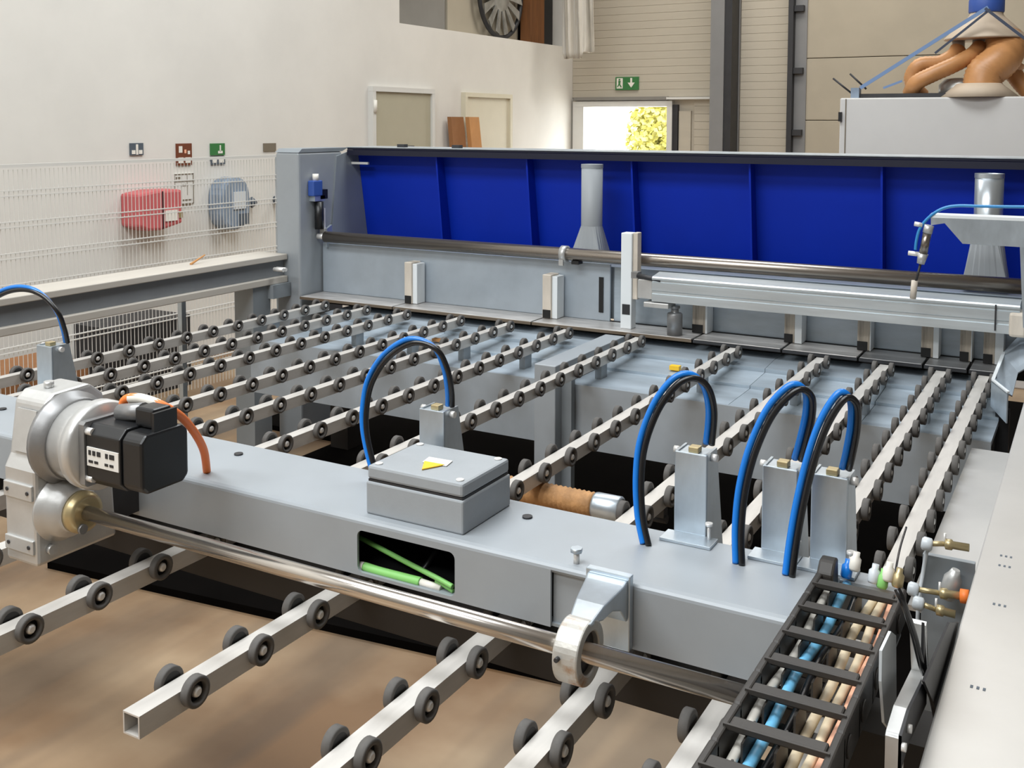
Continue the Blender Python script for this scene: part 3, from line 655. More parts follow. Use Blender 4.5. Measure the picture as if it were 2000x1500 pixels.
# orange motor cable
cable('orange_cable', [ony(240, 800, 1.527), ony(243, 782, 1.527), ony(262, 776, 1.53), ony(295, 783, 1.536), ony(325, 796, 1.55), ony(355, 815, 1.60), ony(380, 845, 1.66), ony(398, 880, 1.72), ony(404, 920, 1.757)], 0.0095, 'orange', 'orange motor cable arching from the black plug to the gantry top', n=10)
cable('cable_wrap', [ony(254, 777.5, 1.529), ony(275, 778, 1.532), ony(297, 784, 1.5365), ony(312, 790, 1.542)], 0.0106, 'cable_white', 'white wrap around the top of the orange motor cable', 'cable wrap', n=10)
# ---- shaft and its hanger
SY, SZ = 1.483, -0.857  # shaft axis and ring brought nearer by the same scaling about the camera
MB().cyl((-1.93, SY, SZ), (-0.424, SY, SZ), 0.0162, 20).build('drive_shaft', 'shaft', label='long polished round drive shaft with rust stain in front of the gantry', cat='shaft')
sh = thing('shaft_hanger', 'cast hook shaped shaft hanger with rust around the drive shaft', 'hanger', (-0.75, SY, -0.915))
MB().box(-0.800, -0.712, 1.690, 1.7065, -0.955, GT+0.018).build('mount_plate', 'galv', sh, bevel=0.002)
R0, R1, n_, xa, xb = 0.0525, 0.034, 40, -0.737, -0.692
bm_o = MB()
outl = [(SY+R0*math.cos(2*PI*k/n_), SZ+R0*math.sin(2*PI*k/n_)) for k in range(n_)]
inl = [(SY+R1*math.cos(2*PI*k/n_), SZ+R1*math.sin(2*PI*k/n_)) for k in range(n_)]
vs = [(xx, p[0], p[1]) for xx in (xa, xb) for p in outl+inl]; fs = []
for k in range(n_):
    j = (k+1) % n_
    fs += [(k, j, 2*n_+j, 2*n_+k), (n_+k, 3*n_+k, 3*n_+j, n_+j), (k, n_+k, n_+j, j), (2*n_+k, 2*n_+j, 3*n_+j, 3*n_+k)]
bm_o.add(vs, fs); bm_o.build('ring', 'rust_cast', sh, bevel=0.003)
prof = [(1.690, -0.822), (1.665, -0.822), (1.60, -0.813), (1.55, -0.806), (1.50, -0.8052), (1.475, -0.8052), (1.48, -0.812), (1.52, -0.822), (1.545, -0.831), (1.60, -0.840), (1.65, -0.862), (1.690, -0.90)]
n_ = len(prof); b = MB()
def armx(y): t_ = (y-1.50)/0.19; return (-0.7365-0.060*t_, -0.6925-0.024*t_)
vs = [(armx(p[0])[0], p[0], p[1]) for p in prof] + [(armx(p[0])[1], p[0], p[1]) for p in prof]
b.add(vs, [tuple(range(n_-1, -1, -1)), tuple(range(n_, 2*n_))] + [(i, (i+1) % n_, n_+(i+1) % n_, n_+i) for i in range(n_)])
b.build('arm', 'galv', sh, bevel=0.003)
MB().lathe((xa+0.004, SY, SZ), (1, 0, 0), [(0, 0.0165), (0, 0.0335), (0.03, 0.0335), (0.03, 0.0165)], 28, True).build('bearing', 'dark_steel', sh)
MB().cyl((-0.788, 1.69, -0.845), (-0.788, 1.676, -0.845), 0.009, 8).build('bolt', 'hub_metal', sh)
MB().cyl((xa+0.012, SY-R0, -0.85), (xa+0.012, SY-R0-0.008, -0.85), 0.004, 8).build('grease_nipple', 'dark_steel', sh)
# ================================================================== CABLE CHAIN
ec = thing('cable_chain', 'black plastic cable drag chain running forward at the right of the gantry', 'cable chain', (-0.345, 1.5, -0.87))
CX0, CX1, CZ = -0.420, -0.268, -0.802
b1 = None
pitchc = 0.0985
Y0c = onz(1595, 1133, CZ).y
nl = 9
random.seed(11)
for k in range(nl):
    yc = Y0c - k*pitchc
    l_ = None
    bb = MB(); bb.prism([(yc-pitchc*0.62, CZ-0.062), (yc-pitchc*0.62, CZ-0.008), (yc-pitchc*0.52, CZ), (yc+pitchc*0.42, CZ), (yc+pitchc*0.5, CZ-0.01), (yc+pitchc*0.5, CZ-0.062)], 'x', CX0, CX0+0.012)
    bb.build('side_link', 'chain', ec, bevel=0.003)
    off = 0.0
    bb = MB(); bb.prism([(yc-pitchc*0.62, CZ-0.062), (yc-pitchc*0.62, CZ-0.008), (yc-pitchc*0.52, CZ), (yc+pitchc*0.42, CZ), (yc+pitchc*0.5, CZ-0.01), (yc+pitchc*0.5, CZ-0.062)], 'x', CX1-0.012, CX1)
    sl = bb.build('side_link', 'chain', ec, bevel=0.003)
    MB().cyl((CX1, yc-pitchc*0.3, CZ-0.032), (CX1+0.003, yc-pitchc*0.3, CZ-0.032), 0.016, 12).build('link_pin', 'chain', sl)
    cbr = MB().box(CX0+0.012, CX1-0.012, yc-0.014, yc+0.010, CZ-0.010, CZ+0.001).build('cross_bar', 'chain', ec, bevel=0.003)
    MB().box(CX0+0.006, CX1-0.006, yc-0.0195, yc-0.0155, CZ-0.004, CZ+0.003).build('bar_lip', 'chain', cbr)
    MB().box(CX0+0.012, CX1-0.012, yc-0.02, yc+0.02, CZ-0.064, CZ-0.056).build('bottom_bar', 'chain', ec)
    for xx in (CX0+0.034, CX0+0.078):
        MB().box(xx, xx+0.003, yc-0.03, yc+0.03, CZ-0.056, CZ-0.011).build('divider', 'chain', ec)
# end plug on the rear of the chain
MB().prism([(Y0c+0.03, CZ-0.06), (Y0c+0.03, CZ), (Y0c+0.05, CZ+0.018), (Y0c+0.075, CZ+0.018), (Y0c+0.085, CZ-0.06)], 'x', CX0+0.001, CX0+0.03).build('end_lug', 'chain', ec, bevel=0.004)
cset = [(0.022, 0.0075, 'cable_white', 'white', -0.022), (0.0445, 0.0085, 'sky_cable', 'light blue', -0.024), (0.061, 0.0065, 'black_hose', 'thin black', -0.036), (0.089, 0.008, 'beige_cable', 'cream', -0.036),
        (0.1085, 0.0075, 'beige_cable', 'second cream', -0.038), (0.127, 0.0075, 'peach', 'salmon', -0.034)]
for dx, r_, mm, nm, dz_ in cset:
    pts = []
    for k in range(12):
        y = Y0c+0.09-k*0.085; pts.append((CX0+dx+0.002*math.sin(k*1.7+dx*90), y, CZ+dz_-0.014+0.005*math.sin(k*1.1+dx*60)))
    MB().sweep(smooth(pts, 4), r_, 8).build('chain_cable', mm, label='%s cable lying inside the black cable chain' % nm, cat='cable', group='cables in the drag chain')
# plugs where the cables leave the chain
for px, py, mm, lab in ((1652, 1112, 'blue_hose', 'blue plug at the rear end of the cable chain'), (1668, 1098, 'cable_white', 'white cap above the blue plug at the chain end'),
                        (1705, 1122, 'clear_pvc', 'pale grey plug in the middle of the chain end'), (1722, 1132, 'green_cable', 'green plug at the rear end of the cable chain'),
                        (1733, 1118, 'cable_white', 'white plug beside the green plug at the chain end'), (1752, 1130, 'brass', 'brass elbow at the right of the chain end')):
    c = ony(px, py, Y0c+0.085)
    MB().lathe((c.x, c.y, c.z-0.016), (0.1, 0.25, 1), [(0, 0.008), (0.004, 0.010), (0.022, 0.010), (0.026, 0.006), (0.034, 0.006)], 12).build('cable_plug', mm, label=lab, cat='plug', group='plugs at the chain end')
MB().box(-0.4220, -0.290, Y0c+0.092, GR, GB+0.02, GT).build('chain_mount', 'paint_grey', label='grey mounting block at the rear end of the cable chain', cat='mount')
# ================================================================== RIGHT TABLE AND FITTINGS
st = thing('side_table', 'pale metal side table along the right edge with small stamped marks', 'table', (0.4, 2.2, FL))
TZ = -0.87
MB().box(-0.187, 1.1, 0.7, 3.95, TZ-0.035, TZ).build('table_top', 'table_top', st, bevel=0.003)
MB().box(-0.14, 1.05, 0.8, 3.9, FL, TZ-0.035).build('table_body', 'paint_grey2', st)
for (px, py) in ((1965, 1087), (1962, 1106), (1910, 1344), (1952, 1182)):
    c = onz(px, py, TZ)
    for dx in (-0.009, 0, 0.009): MB().box(c.x+dx-0.002, c.x+dx+0.002, c.y-0.004, c.y+0.004, TZ, TZ+0.0008).build('stamped_mark', 'sign_slate', st)
MB().box(-0.335, -0.142, 2.35, 3.62, -1.06, -1.048).build('drip_sheet', 'table_top', label='flat metal sheet between the last roller rail and the side table', cat='sheet')
MB().box(-0.30, -0.16, 2.5, 3.5, FL, -1.06).build('sheet_base', 'under_dark', label='dark base under the flat sheet beside the side table', cat='base')
# bent arm, white plate, black hose
def px_x(pl, X): return [onx(a, c, X) for a, c in pl]
L_ = px_x([(1776, 1215), (1780, 1312), (1744, 1386), (1729, 1436), (1727, 1520)], -0.232)
ba = thing('bent_arm', 'bent flat aluminium arm beside the cable chain', 'arm', (-0.23, 1.5, -1.2))
b = MB()
for k in range(len(L_)-1):
    a_, c_ = L_[k], L_[k+1]; b.slab([a_, a_+Vector((0.024, 0, 0)), c_+Vector((0.024, 0, 0)), c_], (0, 0.006, 0.004))
b.build('strip', 'cast_alu', ba)
b = MB(); P_ = px_x([(1800, 1215), (1806, 1312), (1770, 1386), (1755, 1436), (1753, 1520)], -0.208)
for k in range(len(P_)-1):
    a_, c_ = P_[k], P_[k+1]; b.slab([a_, c_, c_+Vector((0, 0.0, -0.05)), a_+Vector((0, 0, -0.05))], (0.004, 0, 0))
b.build('side_web', 'dark_steel', ba)
for (px, py) in ((1801, 1328), (1772, 1422), (1761, 1458)):
    c = onx(px, py, -0.204); MB().cyl(c, c+Vector((0.006, 0, 0)), 0.006, 8).build('bolt', 'hub_metal', ba)
pl = px_x([(1717, 1270), (1735, 1232), (1745, 1240), (1746, 1390), (1733, 1424), (1722, 1410), (1716, 1330)], -0.252)
MB().slab(pl, (0.004, 0, 0)).build('guide_plate', 'clear_pvc', label='white rounded guide plate right of the cable chain', cat='plate')
cable('black_tube', [onx(1752, 1150, -0.235), onx(1765, 1180, -0.225), onx(1785, 1240, -0.215), onx(1800, 1300, -0.205), onx(1815, 1340, -0.20), onx(1828, 1400, -0.20), onx(1838, 1470, -0.2)], 0.005, 'black_hose', 'thin black tube hanging beside the bent arm')
MB().slab([onx(1800, 1330, -0.196), onx(1850, 1215, -0.196), onx(1868, 1215, -0.196), onx(1830, 1400, -0.196)], (0.004, 0, 0)).build('rubber_flap', 'motor_black', label='black rubber flap along the edge of the side table', cat='flap')
MB().box(-0.255, -0.16, 1.0, 2.1, -1.45, -1.40).build('lower_bracket', 'under_dark', label='dark bracket low beneath the bent arm', cat='bracket')
# pneumatic fittings
def fitting(knob, mid, end, Yv, lab, orange=False):
    k_, m_, e_ = ony(*knob, Yv), ony(*mid, Yv), ony(*end, Yv)
    r = thing('pneumatic_valve', lab, 'valve', (k_.x, k_.y, k_.z-0.02), 'pneumatic valves at the table edge')
    MB().lathe(k_-Vector((0.012, 0, 0)), (1, 0, -0.1), [(0, 0.010), (0.004, 0.014), (0.018, 0.014), (0.022, 0.009)], 12).build('knob', 'clear_pvc', r)
    MB().cyl(k_, m_, 0.0055, 10).build('stem', 'brass', r)
    MB().lathe(m_, e_-m_, [(0, 0.006), (0.002, 0.011), (0.014, 0.011), (0.016, 0.008), ((e_-m_).length, 0.008)], 12).build('body', 'brass', r)
    MB().cyl(m_+Vector((0, 0, -0.005)), m_+Vector((0, 0, 0.022)), 0.0025, 8).build('nipple', 'hub_metal', r)
    if orange: MB().cyl(e_-(e_-m_)*0.05, e_+(e_-m_)*0.35, 0.014, 12).build('cap', 'orange', r)
    return r
fitting((1812, 1062), (1845, 1062), (1893, 1070), 2.25, 'topmost brass pneumatic valve with a white knob by the table edge')
fitting((1785, 1150), (1835, 1158), (1878, 1164), 2.2, 'middle brass pneumatic valve with an orange cap by the table edge', True)
fitting((1795, 1178), (1828, 1190), (1866, 1200), 2.18, 'lowest brass pneumatic valve by the table edge')
c = ony(1850, 1140, 2.24); MB().lathe(c-Vector((0, 0, 0.03)), (0.25, 0, 1), [(0, 0.014), (0.005, 0.018), (0.045, 0.018), (0.055, 0.012), (0.065, 0.008)], 14).build('filter_bowl', 'cast_alu', label='grey air filter bowl between the brass valves', cat='filter')
c = ony(1810, 1075, 2.26); MB().sweep(smooth([c, c+Vector((-0.006, 0, -0.05)), c+Vector((-0.01, -0.02, -0.10)), c+Vector((-0.01, -0.03, -0.16))], 6), 0.004, 8).build('air_tube', 'clear_pvc', label='clear air tube hanging down from the topmost valve', cat='tube')
c = ony(1850, 1170, 2.27); MB().box(c.x-0.05, c.x+0.05, 2.27, 2.285, -1.30, c.z+0.085).build('valve_plate', 'paint_grey2', label='grey plate carrying the brass valves', cat='plate')
# thin black wire across the last rail
cable('thin_wire', [ony(1770, 1030, 2.3), ony(1758, 1070, 2.2), ony(1750, 1110, 2.1), ony(1747, 1128, 1.99)], 0.0022, 'black_hose', 'thin black wire hanging over the last roller rail')
# folded grey guide at the far right end of the rails
gd = thing('folded_guide', 'folded light grey sheet guide at the far right end of the rails', 'guide', (-0.3, 4.2, -1.1))
gz = -0.96
qa, qb = onz(1936, 743, gz), onz(1967, 768, gz); qc, qd = onz(1988, 738, gz), onz(1957, 700, gz)
dn = Vector((0, 0, -0.11)); up_ = Vector((0, 0, 0.07))
MB().slab([qa, qb, qb+dn, qa+dn*0.9], (0.004, 0.004, 0)).build('front_plate', 'galv_sheet', gd)
MB().slab([qa, qb, (qb+qc)/2+dn*0.35, (qa+qd)/2+dn*0.35], (0, 0, -0.005)).build('front_fold', 'galv_sheet', gd)
MB().slab([(qa+qd)/2+dn*0.35, (qb+qc)/2+dn*0.35, qc+up_*0.3, qd+up_*0.3], (0, 0, -0.005)).build('back_fold', 'sheet', gd)
MB().slab([qa, qd+up_*0.3, qd+up_*0.3+Vector((0.012, 0, 0)), qa+Vector((0.012, 0, 0))], (0, 0, 0.006)).build('edge_strip', 'white_post', gd)
MB().slab([qa, qb, qb+Vector((0.008, 0.008, 0)), qa+Vector((0.008, 0.008, 0))], (0, 0, 0.006)).build('edge_strip', 'white_post', gd)
MB().slab([qc+up_*0.3, qd+up_*0.3, qd+up_*1.3+Vector((0.06, 0.1, 0)), qc+up_*1.2+Vector((0.1, 0.1, 0))], (0, 0, -0.005)).build('rear_wing', 'sheet', gd)
MB().box(qa.x+0.02, qb.x, qa.y-0.03, qa.y+0.01, -1.36, -1.06).build('guide_leg', 'dark_steel', gd)
MB().box(-0.20, 0.3, 4.22, 4.8, -1.30, -1.12).build('motor_housing', 'black', label='black housing under the folded guide beside the side table', cat='housing')
# ================================================================== SAW BODY AT THE BACK
ec_ = thing('end_column', 'tall grey end column at the left of the saw line', 'column', (-4.08, 4.8, FL))
MB().box(-4.168, -3.992, 4.57, 4.96, FL, -0.172).build('body', 'paint_grey', ec_, bevel=0.012)
MB().prism([(4.57, -0.172), (4.96, -0.172), (5.02, -0.150), (4.60, -0.150)], 'x', -4.168, -3.992).build('cap', 'paint_grey2', ec_)
MB().prism([(4.90, -0.20), (5.10, -0.155), (5.30, -0.155), (5.30, -0.72), (4.84, -0.72)], 'x', -3.992, -3.984).build('side_gusset', 'paint_grey2', ec_)
MB().box(-3.984, -3.86, 5.04, 5.055, -0.252, -0.238).build('stop_pin', 'hub_metal', ec_)
# valve with blue cap on the column
vb = thing('blue_valve', 'small blue solenoid valve with white plug on the end column', 'valve', (-3.95, 4.75, -0.6))
def colp(px, py): return onx(px, py, -3.96)
c = colp(619, 378)
MB().box(-3.991, -3.945, c.y-0.045, c.y+0.035, -0.425, -0.335).build('coil', 'blue_cap', vb, bevel=0.006)
MB().cyl((-3.965, c.y-0.005, -0.335), (-3.965, c.y-0.005, -0.297), 0.018, 12).build('plug', 'sign_white', vb)
MB().box(-3.991, -3.95, c.y-0.03, c.y+0.06, -0.455, -0.425).build('bracket', 'galv', vb)
MB().box(-3.991, -3.95, c.y+0.02, c.y+0.085, -0.445, -0.39).build('connector', 'motor_black', vb)
MB().cyl((-3.962, c.y+0.02, -0.62), (-3.962, c.y+0.02, -0.46), 0.026, 14).build('damper', 'motor_black', vb)
MB().box(-3.985, -3.95, c.y+0.05, c.y+0.062, -0.66, -0.50).build('guard_strip', 'hub_metal', vb)
# blue guard hood
bg = thing('blue_guard', 'long blue sheet metal guard with vertical ribs behind the saw line', 'guard', (-1.9, 5.2, -0.75))
XB0, XB1 = -3.982, 1.2
MB().prism([(5.10, -0.163), (5.11, -0.163), (5.25, -0.98), (5.24, -0.98)], 'x', XB0, XB1).build('back_panel', 'blue_guard', bg)
MB().box(XB0, XB1, 4.995, 5.30, -0.163, -0.150).build('top_lip', 'navy', bg, bevel=0.004)
MB().box(XB0, XB1, 4.995, 5.003, -0.196, -0.1635).build('lip_edge', 'navy', bg)
MB().box(XB0, XB1, 4.99, 5.31, -0.150, -0.146).build('top_strip', 'galv', bg)
for x in (-3.362, -2.764, -2.139, -1.51, -0.887, -0.265, 0.36):
    MB().prism([(5.03, -0.163), (5.10, -0.163), (5.22, -0.86), (5.12, -0.86)], 'x', x-0.005, x+0.005).build('rib', 'blue_guard', bg)
for px in (786, 893): 
    c = ony(px, 287, 5.1); MB().box(c.x-0.025, c.x+0.025, 5.08, 5.12, -0.146, -0.128).build('hinge_block', 'dark_steel', bg)
# pressure sheet
ps = thing('pressure_sheet', 'long pale grey vertical sheet along the saw line', 'sheet', (-2, 4.79, -0.98))
MB().box(-3.982, -2.13, 4.76, 4.775, -0.9975, -0.706).build('sheet', 'sheet', ps, bevel=0.003)
MB().box(-2.12, 0.4, 4.785, 4.80, -0.9975, -0.72).build('sheet', 'galv_sheet', ps, bevel=0.003)
MB().box(-3.982, 0.4, 4.801, 5.0, -0.99, -0.725).build('core_beam', 'paint_grey2', ps)
c = ony(1174, 578, 4.757); MB().box(c.x-0.012, c.x+0.012, 4.755, 4.76, -0.955, -0.775).build('slot', 'black', ps)
MB().box(-3.985, 0.4, 4.70, 4.80, -1.052, -0.998).build('base_beam', 'under_dark', label='dark beam under the base plates of the saw line', cat='beam')
# round bar with clamps
rb = thing('round_bar', 'long polished round bar in front of the blue guard', 'bar', (-1.9, 4.72, -0.70))
MB().cyl((-3.93, 4.725, -0.665), (0.5, 4.725, -0.665), 0.033, 24).build('bar', 'steel_bar', rb)
MB().cyl((-3.985, 4.725, -0.665), (-3.93, 4.725, -0.665), 0.018, 14).build('bar_end', 'hub_metal', rb)
for px, py in ((1103, 492), ):
    c = ony(px, py, 4.725); MB().lathe((c.x-0.016, 4.725, -0.665), (1, 0, 0), [(0, 0.033), (0, 0.042), (0.032, 0.042), (0.032, 0.033)], 24, True).build('clamp', 'cast_alu', rb)
    MB().box(c.x-0.012, c.x+0.012, 4.68, 4.69, -0.72, -0.69).build('clamp_tab', 'cast_alu', rb)
    MB().box(c.x+0.05, c.x+0.09, 4.70, 4.75, -0.712, -0.695).build('pad', 'black', rb)
MB().prism([(4.745, -0.73), (4.745, -0.62), (4.79, -0.60), (4.80, -0.73)], 'x', -3.95, -3.935).build('end_cheek', 'galv', rb)
# base plates along the line: cut at the seams
bpx = [590, 800, 1075, 1370, 1540, 1690, 1790, 1878]
seam_x = [-3.985]
for px, py in ((778, 597), (1048, 626), (1352, 664), (1522, 686), (1672, 703), (1800, 717), (1888, 727)):
    seam_x.append(onz(px, py, -1.0).x)
seam_x.append(-0.30)
lab_p = ['leftmost', 'second from the left', 'third from the left', 'below the aluminium profile, fourth from the left', 'fifth from the left', 'sixth from the left', 'seventh from the left', 'rightmost beside the folded guide']
for k in range(len(seam_x)-1):
    r = thing('base_plate', 'flat steel base plate on the saw line, %s' % lab_p[k], 'plate', ((seam_x[k]+seam_x[k+1])/2, 4.7, -1.0), 'steel base plates of the saw line')
    MB().box(seam_x[k]+0.006, seam_x[k+1]-0.006, 4.558, 4.756, -1.004, -0.996).build('plate', 'steel_plate' if k < 5 else 'cast_dark', r, bevel=0.002)
    MB().box(seam_x[k]+0.004, seam_x[k+1]-0.004, 4.552, 4.560, -1.012, -0.998).build('edge_strip', 'edge_brown' if k < 3 else 'dark_steel', r)
# pusher fingers
def finger(px0, px1, pt, pb, lab, wood=True, Y=4.66, dark=True):
    a_ = ony(px0, pb, Y); c_ = ony(px1, pb, Y); t_ = ony(px0, pt, Y)
    r = thing('pressure_finger', lab, 'finger', ((a_.x+c_.x)/2, Y, -0.995), 'pressure fingers along the saw line')
    w_ = c_.x-a_.x
    MB().box(a_.x, a_.x+w_*0.62, Y, Y+0.09, -0.994, t_.z).build('block', 'finger_wood', r, bevel=0.003)
    MB().box(a_.x+w_*0.62, c_.x, Y+0.012, Y+0.09, -0.994, t_.z-0.008).build('side_bar', 'white_post', r, bevel=0.002)
    if dark: MB().box(a_.x+w_*0.05, a_.x+w_*0.6, Y-0.003, Y+0.001, -0.992, -0.95).build('brush_tip', 'black', r)
finger(790, 812, 512, 592, 'pressure finger on the leftmost base plate')
finger(1059, 1086, 536, 608, 'pressure finger left of the white stop post')
def finger2(pxs, pt, lab):
    Y = 4.70
    x_ = [ony(p, 640, Y).x for p in pxs]; zt = ony(pxs[0], pt, Y).z
    r = thing('pressure_finger', lab, 'finger', ((x_[0]+x_[-1])/2, Y, -0.995), 'pressure fingers along the saw line')
    MB().box(x_[0], x_[1], Y, Y+0.08, -0.994, zt).build('block', 'brush', r, bevel=0.002)
    MB().box(x_[1], x_[2], Y-0.008, Y+0.08, -0.994, zt).build('side_bar', 'white_post', r, bevel=0.002)
    MB().box(x_[0], x_[0]+(x_[1]-x_[0])*0.8, Y-0.003, Y, -0.994, -0.955).build('brush_tip', 'black', r)
finger2((1352, 1378, 1382), 580, 'pressure finger just right of the cylinder foot under the profile')
finger2((1532, 1553, 1567), 600, 'pressure finger on the fifth base plate under the profile')
finger2((1675, 1700, 1702), 610, 'pressure finger on the sixth base plate under the profile')
finger2((1800, 1824, 1835), 625, 'wide brush finger left of the right end of the profile')
finger2((1876, 1898, 1900), 635, 'brush finger right of the grey bar near the profile end')
finger2((1922, 1945, 1962), 640, 'rightmost pressure finger at the end of the saw line')
# dust pipes
def pipe(cx, r0, zt, zmid, zb, wb_, lab, matn):
    r = thing('dust_pipe', lab, 'pipe', (cx, 4.92, zb), 'dust extraction pipes')
    MB().lathe((cx, 4.93, zmid), (0, 0, 1), [(0, r0), (zt-zmid, r0), (zt-zmid, r0-0.004), (0.02, r0-0.004)], 28, True).build('round_pipe', matn, r)
    n_ = 24; b_ = MB(); vs = []; fs = []
    ring0 = [(cx+r0*math.cos(2*PI*i/n_), 4.93+r0*math.sin(2*PI*i/n_), zmid) for i in range(n_)]
    def rect(i):
        a = 2*PI*i/n_; c_, s_2 = math.cos(a), math.sin(a); m_ = max(abs(c_), abs(s_2)); return (cx+wb_*c_/m_, 4.92+0.07*s_2/m_, zb)
    vs = ring0+[rect(i) for i in range(n_)]
    fs = [(i, (i+1) % n_, n_+(i+1) % n_, n_+i) for i in range(n_)]
    b_.add(vs, fs, False); b_.build('transition_hood', 'pipe_paint', r)
    MB().lathe((cx, 4.93, zt-0.02), (0, 0, 1), [(0, r0+0.002), (0.02, r0+0.002)], 28, True).build('pipe_collar', matn, r)
c = ony(1156, 400, 4.93); pipe(c.x, 0.056, -0.213, -0.535, -0.70, 0.088, 'grey dust pipe with flared hood left of the white stop post', 'pipe_paint')
c = ony(1931, 400, 4.93); pipe(c.x, 0.058, -0.212, -0.45, -0.70, 0.092, 'galvanised dust pipe with flared hood behind the cylinder arm at the right', 'pipe_galv')
# white stop post
sp_ = thing('stop_post', 'tall white stop post in front of the saw line', 'post', (-1.98, 4.62, -0.995))
MB().box(-2.012, -1.955, 4.62, 4.68, -0.996, -0.528).build('post', 'white_post', sp_, bevel=0.004)
MB().box(-1.955, -1.930, 4.632, 4.68, -0.85, -0.526).build('back_bar', 'finger_wood', sp_, bevel=0.003)
MB().box(-2.002, -1.962, 4.618, 4.62, -0.925, -0.875).build('latch_plate', 'dark_steel', sp_)
# aluminium profile (side pressure rail)
pf = thing('aluminium_profile', 'long aluminium profile rail carried in front of the saw line at the right', 'profile', (-1.1, 4.62, -0.84))
pr = [(4.545, -0.835), (4.545, -0.80), (4.551, -0.797), (4.551, -0.785), (4.545, -0.782), (4.545, -0.745), (4.551, -0.742), (4.551, -0.735), (4.545, -0.732), (4.545, -0.724), (4.552, -0.718), (4.64, -0.706), (4.66, -0.712), (4.66, -0.835)]
MB().prism(pr, 'x', -1.82, -0.262).build('profile', 'profile', pf)
MB().box(-1.90, -1.822, 4.56, 4.65, -0.83, -0.735).build('end_block', 'cast_alu', pf, bevel=0.006)
MB().cyl((-1.90, 4.56, -0.72), (-1.78, 4.56, -0.735), 0.012, 10).build('adjust_rod', 'dark_steel', pf)
MB().box(-1.93, -1.895, 4.555, 4.60, -0.735, -0.705).build('rod_clamp', 'cast_dark', pf)
MB().box(-1.86, -1.735, 4.54, 4.64, -0.865, -0.84).build('foot_rail', 'cast_alu', pf, bevel=0.004)
MB().box(-0.30, -0.235, 4.535, 4.65, -0.845, -0.745).build('end_cap', 'finger_wood', pf, bevel=0.012)
MB().box(-0.235, -0.17, 4.56, 4.64, -0.86, -0.60).build('carrier', 'galv', pf)
MB().box(-0.352, -0.346, 4.540, 4.545, -0.825, -0.72).build('clip', 'dark_steel', pf)
# foot cylinder
c = ony(1318, 620, 4.605)
MB().lathe((c.x, 4.605, -0.996), (0, 0, 1), [(0, 0.036), (0.10, 0.036), (0.105, 0.033), (0.107, 0.018), (0.125, 0.018), (0.128, 0.024), (0.14, 0.024)], 24).build('cylinder_foot', 'cast_dark', pf)
# arm with small air cylinder
YA = 4.43
arm = thing('air_cylinder_unit', 'small chrome air cylinder on a galvanised arm at the right of the saw line', 'air cylinder', (-0.4, YA, -0.75))
ac = arm
def ap(px, py): return ony(px, py, YA)
MB().slab([ap(1818, 424), ap(2050, 434), ap(2050, 486), ap(1880, 476), ap(1845, 436), ap(1818, 440)], (0, 0.008, 0)).build('arm_plate', 'galv', arm)
MB().slab([ap(1816, 419), ap(2050, 428), ap(2050, 434), ap(1816, 425)], (0, 0.06, 0.003)).build('top_flange', 'white_post', arm)
MB().slab([ap(1990, 434), ap(2030, 436), ap(2030, 640), ap(1998, 640)], (0, 0.03, 0)).build('carrier_leg', 'galv', arm)
MB().box(-0.235, -0.19, YA+0.03, 4.5595, -0.80, -0.74).build('carrier_link', 'galv', arm)
MB().cyl(ap(1815, 440), ap(1811, 455), 0.019, 14).build('cap', 'cast_alu', ac)
MB().cyl(ap(1811, 455), ap(1803, 495), 0.0165, 16).build('barrel', 'steel_bar', ac)
MB().cyl(ap(1803, 495), ap(1798, 515), 0.021, 14, 0.015).build('head', 'cast_alu', ac)
MB().cyl(ap(1798, 515), ap(1786, 560), 0.005, 8).build('rod', 'dark_steel', ac)
MB().cyl(ap(1786.5, 548), ap(1783, 583), 0.0125, 12).build('rod_foot', 'finger_wood', ac)
for a_, c_ in (((1786, 437), (1802, 440)), ((1774, 494), (1798, 497))):
    MB().cyl(ap(*a_), ap(*c_), 0.0095, 10).build('air_port', 'hub_metal', ac)
MB().sweep(smooth([ap(2060, 404), ap(1990, 404), ap(1920, 403), ap(1870, 402), ap(1840, 408), ap(1815, 424), ap(1797, 446), ap(1790, 470), ap(1788, 488)], 8), 0.006, 8).build('thin_air_hose', 'thin_blue', label='thin blue air hose arching over the cylinder arm', cat='hose')
# ================================================================== MACHINE CABINET WITH DUST HOPPER
cb = thing('machine_cabinet', 'large white machine cabinet behind the blue guard at the right', 'cabinet', (-0.2, 8.4, FL))
MB().box(-1.72, 1.6, 8.0, 9.2, FL, 0.192).build('body', 'cabinet_white', cb, bevel=0.01)
MB().box(-1.68, -1.672, 7.996, 8.0, FL, 0.185).build('panel_seam', 'sign_taupe', cb)
c = ony(1641, 228, 7.99); MB().box(c.x-0.012, c.x+0.012, 7.98, 8.0, c.z-0.035, c.z+0.035).build('hinge', 'black', cb)
hc = ony(1925, 75, 8.45)
hp2 = thing('dust_hood', 'cream cone shaped dust hood hanging above the white cabinet', 'hood', (hc.x, hc.y, 0.6))
MB().lathe((hc.x, hc.y, hc.z-0.01), (0, 0, 1), [(0, 0.27), (0.0, 0.285), (0.012, 0.285), (0.16, 0.13), (0.18, 0.115), (0.20, 0.115)], 32).build('cone', 'hopper_cream', hp2)
MB().lathe((hc.x, hc.y, hc.z+0.185), (0, 0, 1), [(0, 0.118), (0.01, 0.122), (0.09, 0.122), (0.10, 0.118), (0.8, 0.118)], 28).build('collar', 'blue_cap', hp2)
for px in (1872, 1912, 1960): 
    c = ony(px, 84, 8.45); MB().cyl((c.x, 8.45, hc.z-0.10), (c.x, 8.45, hc.z-0.005), 0.045, 16).build('outlet', 'fan_metal', hp2)
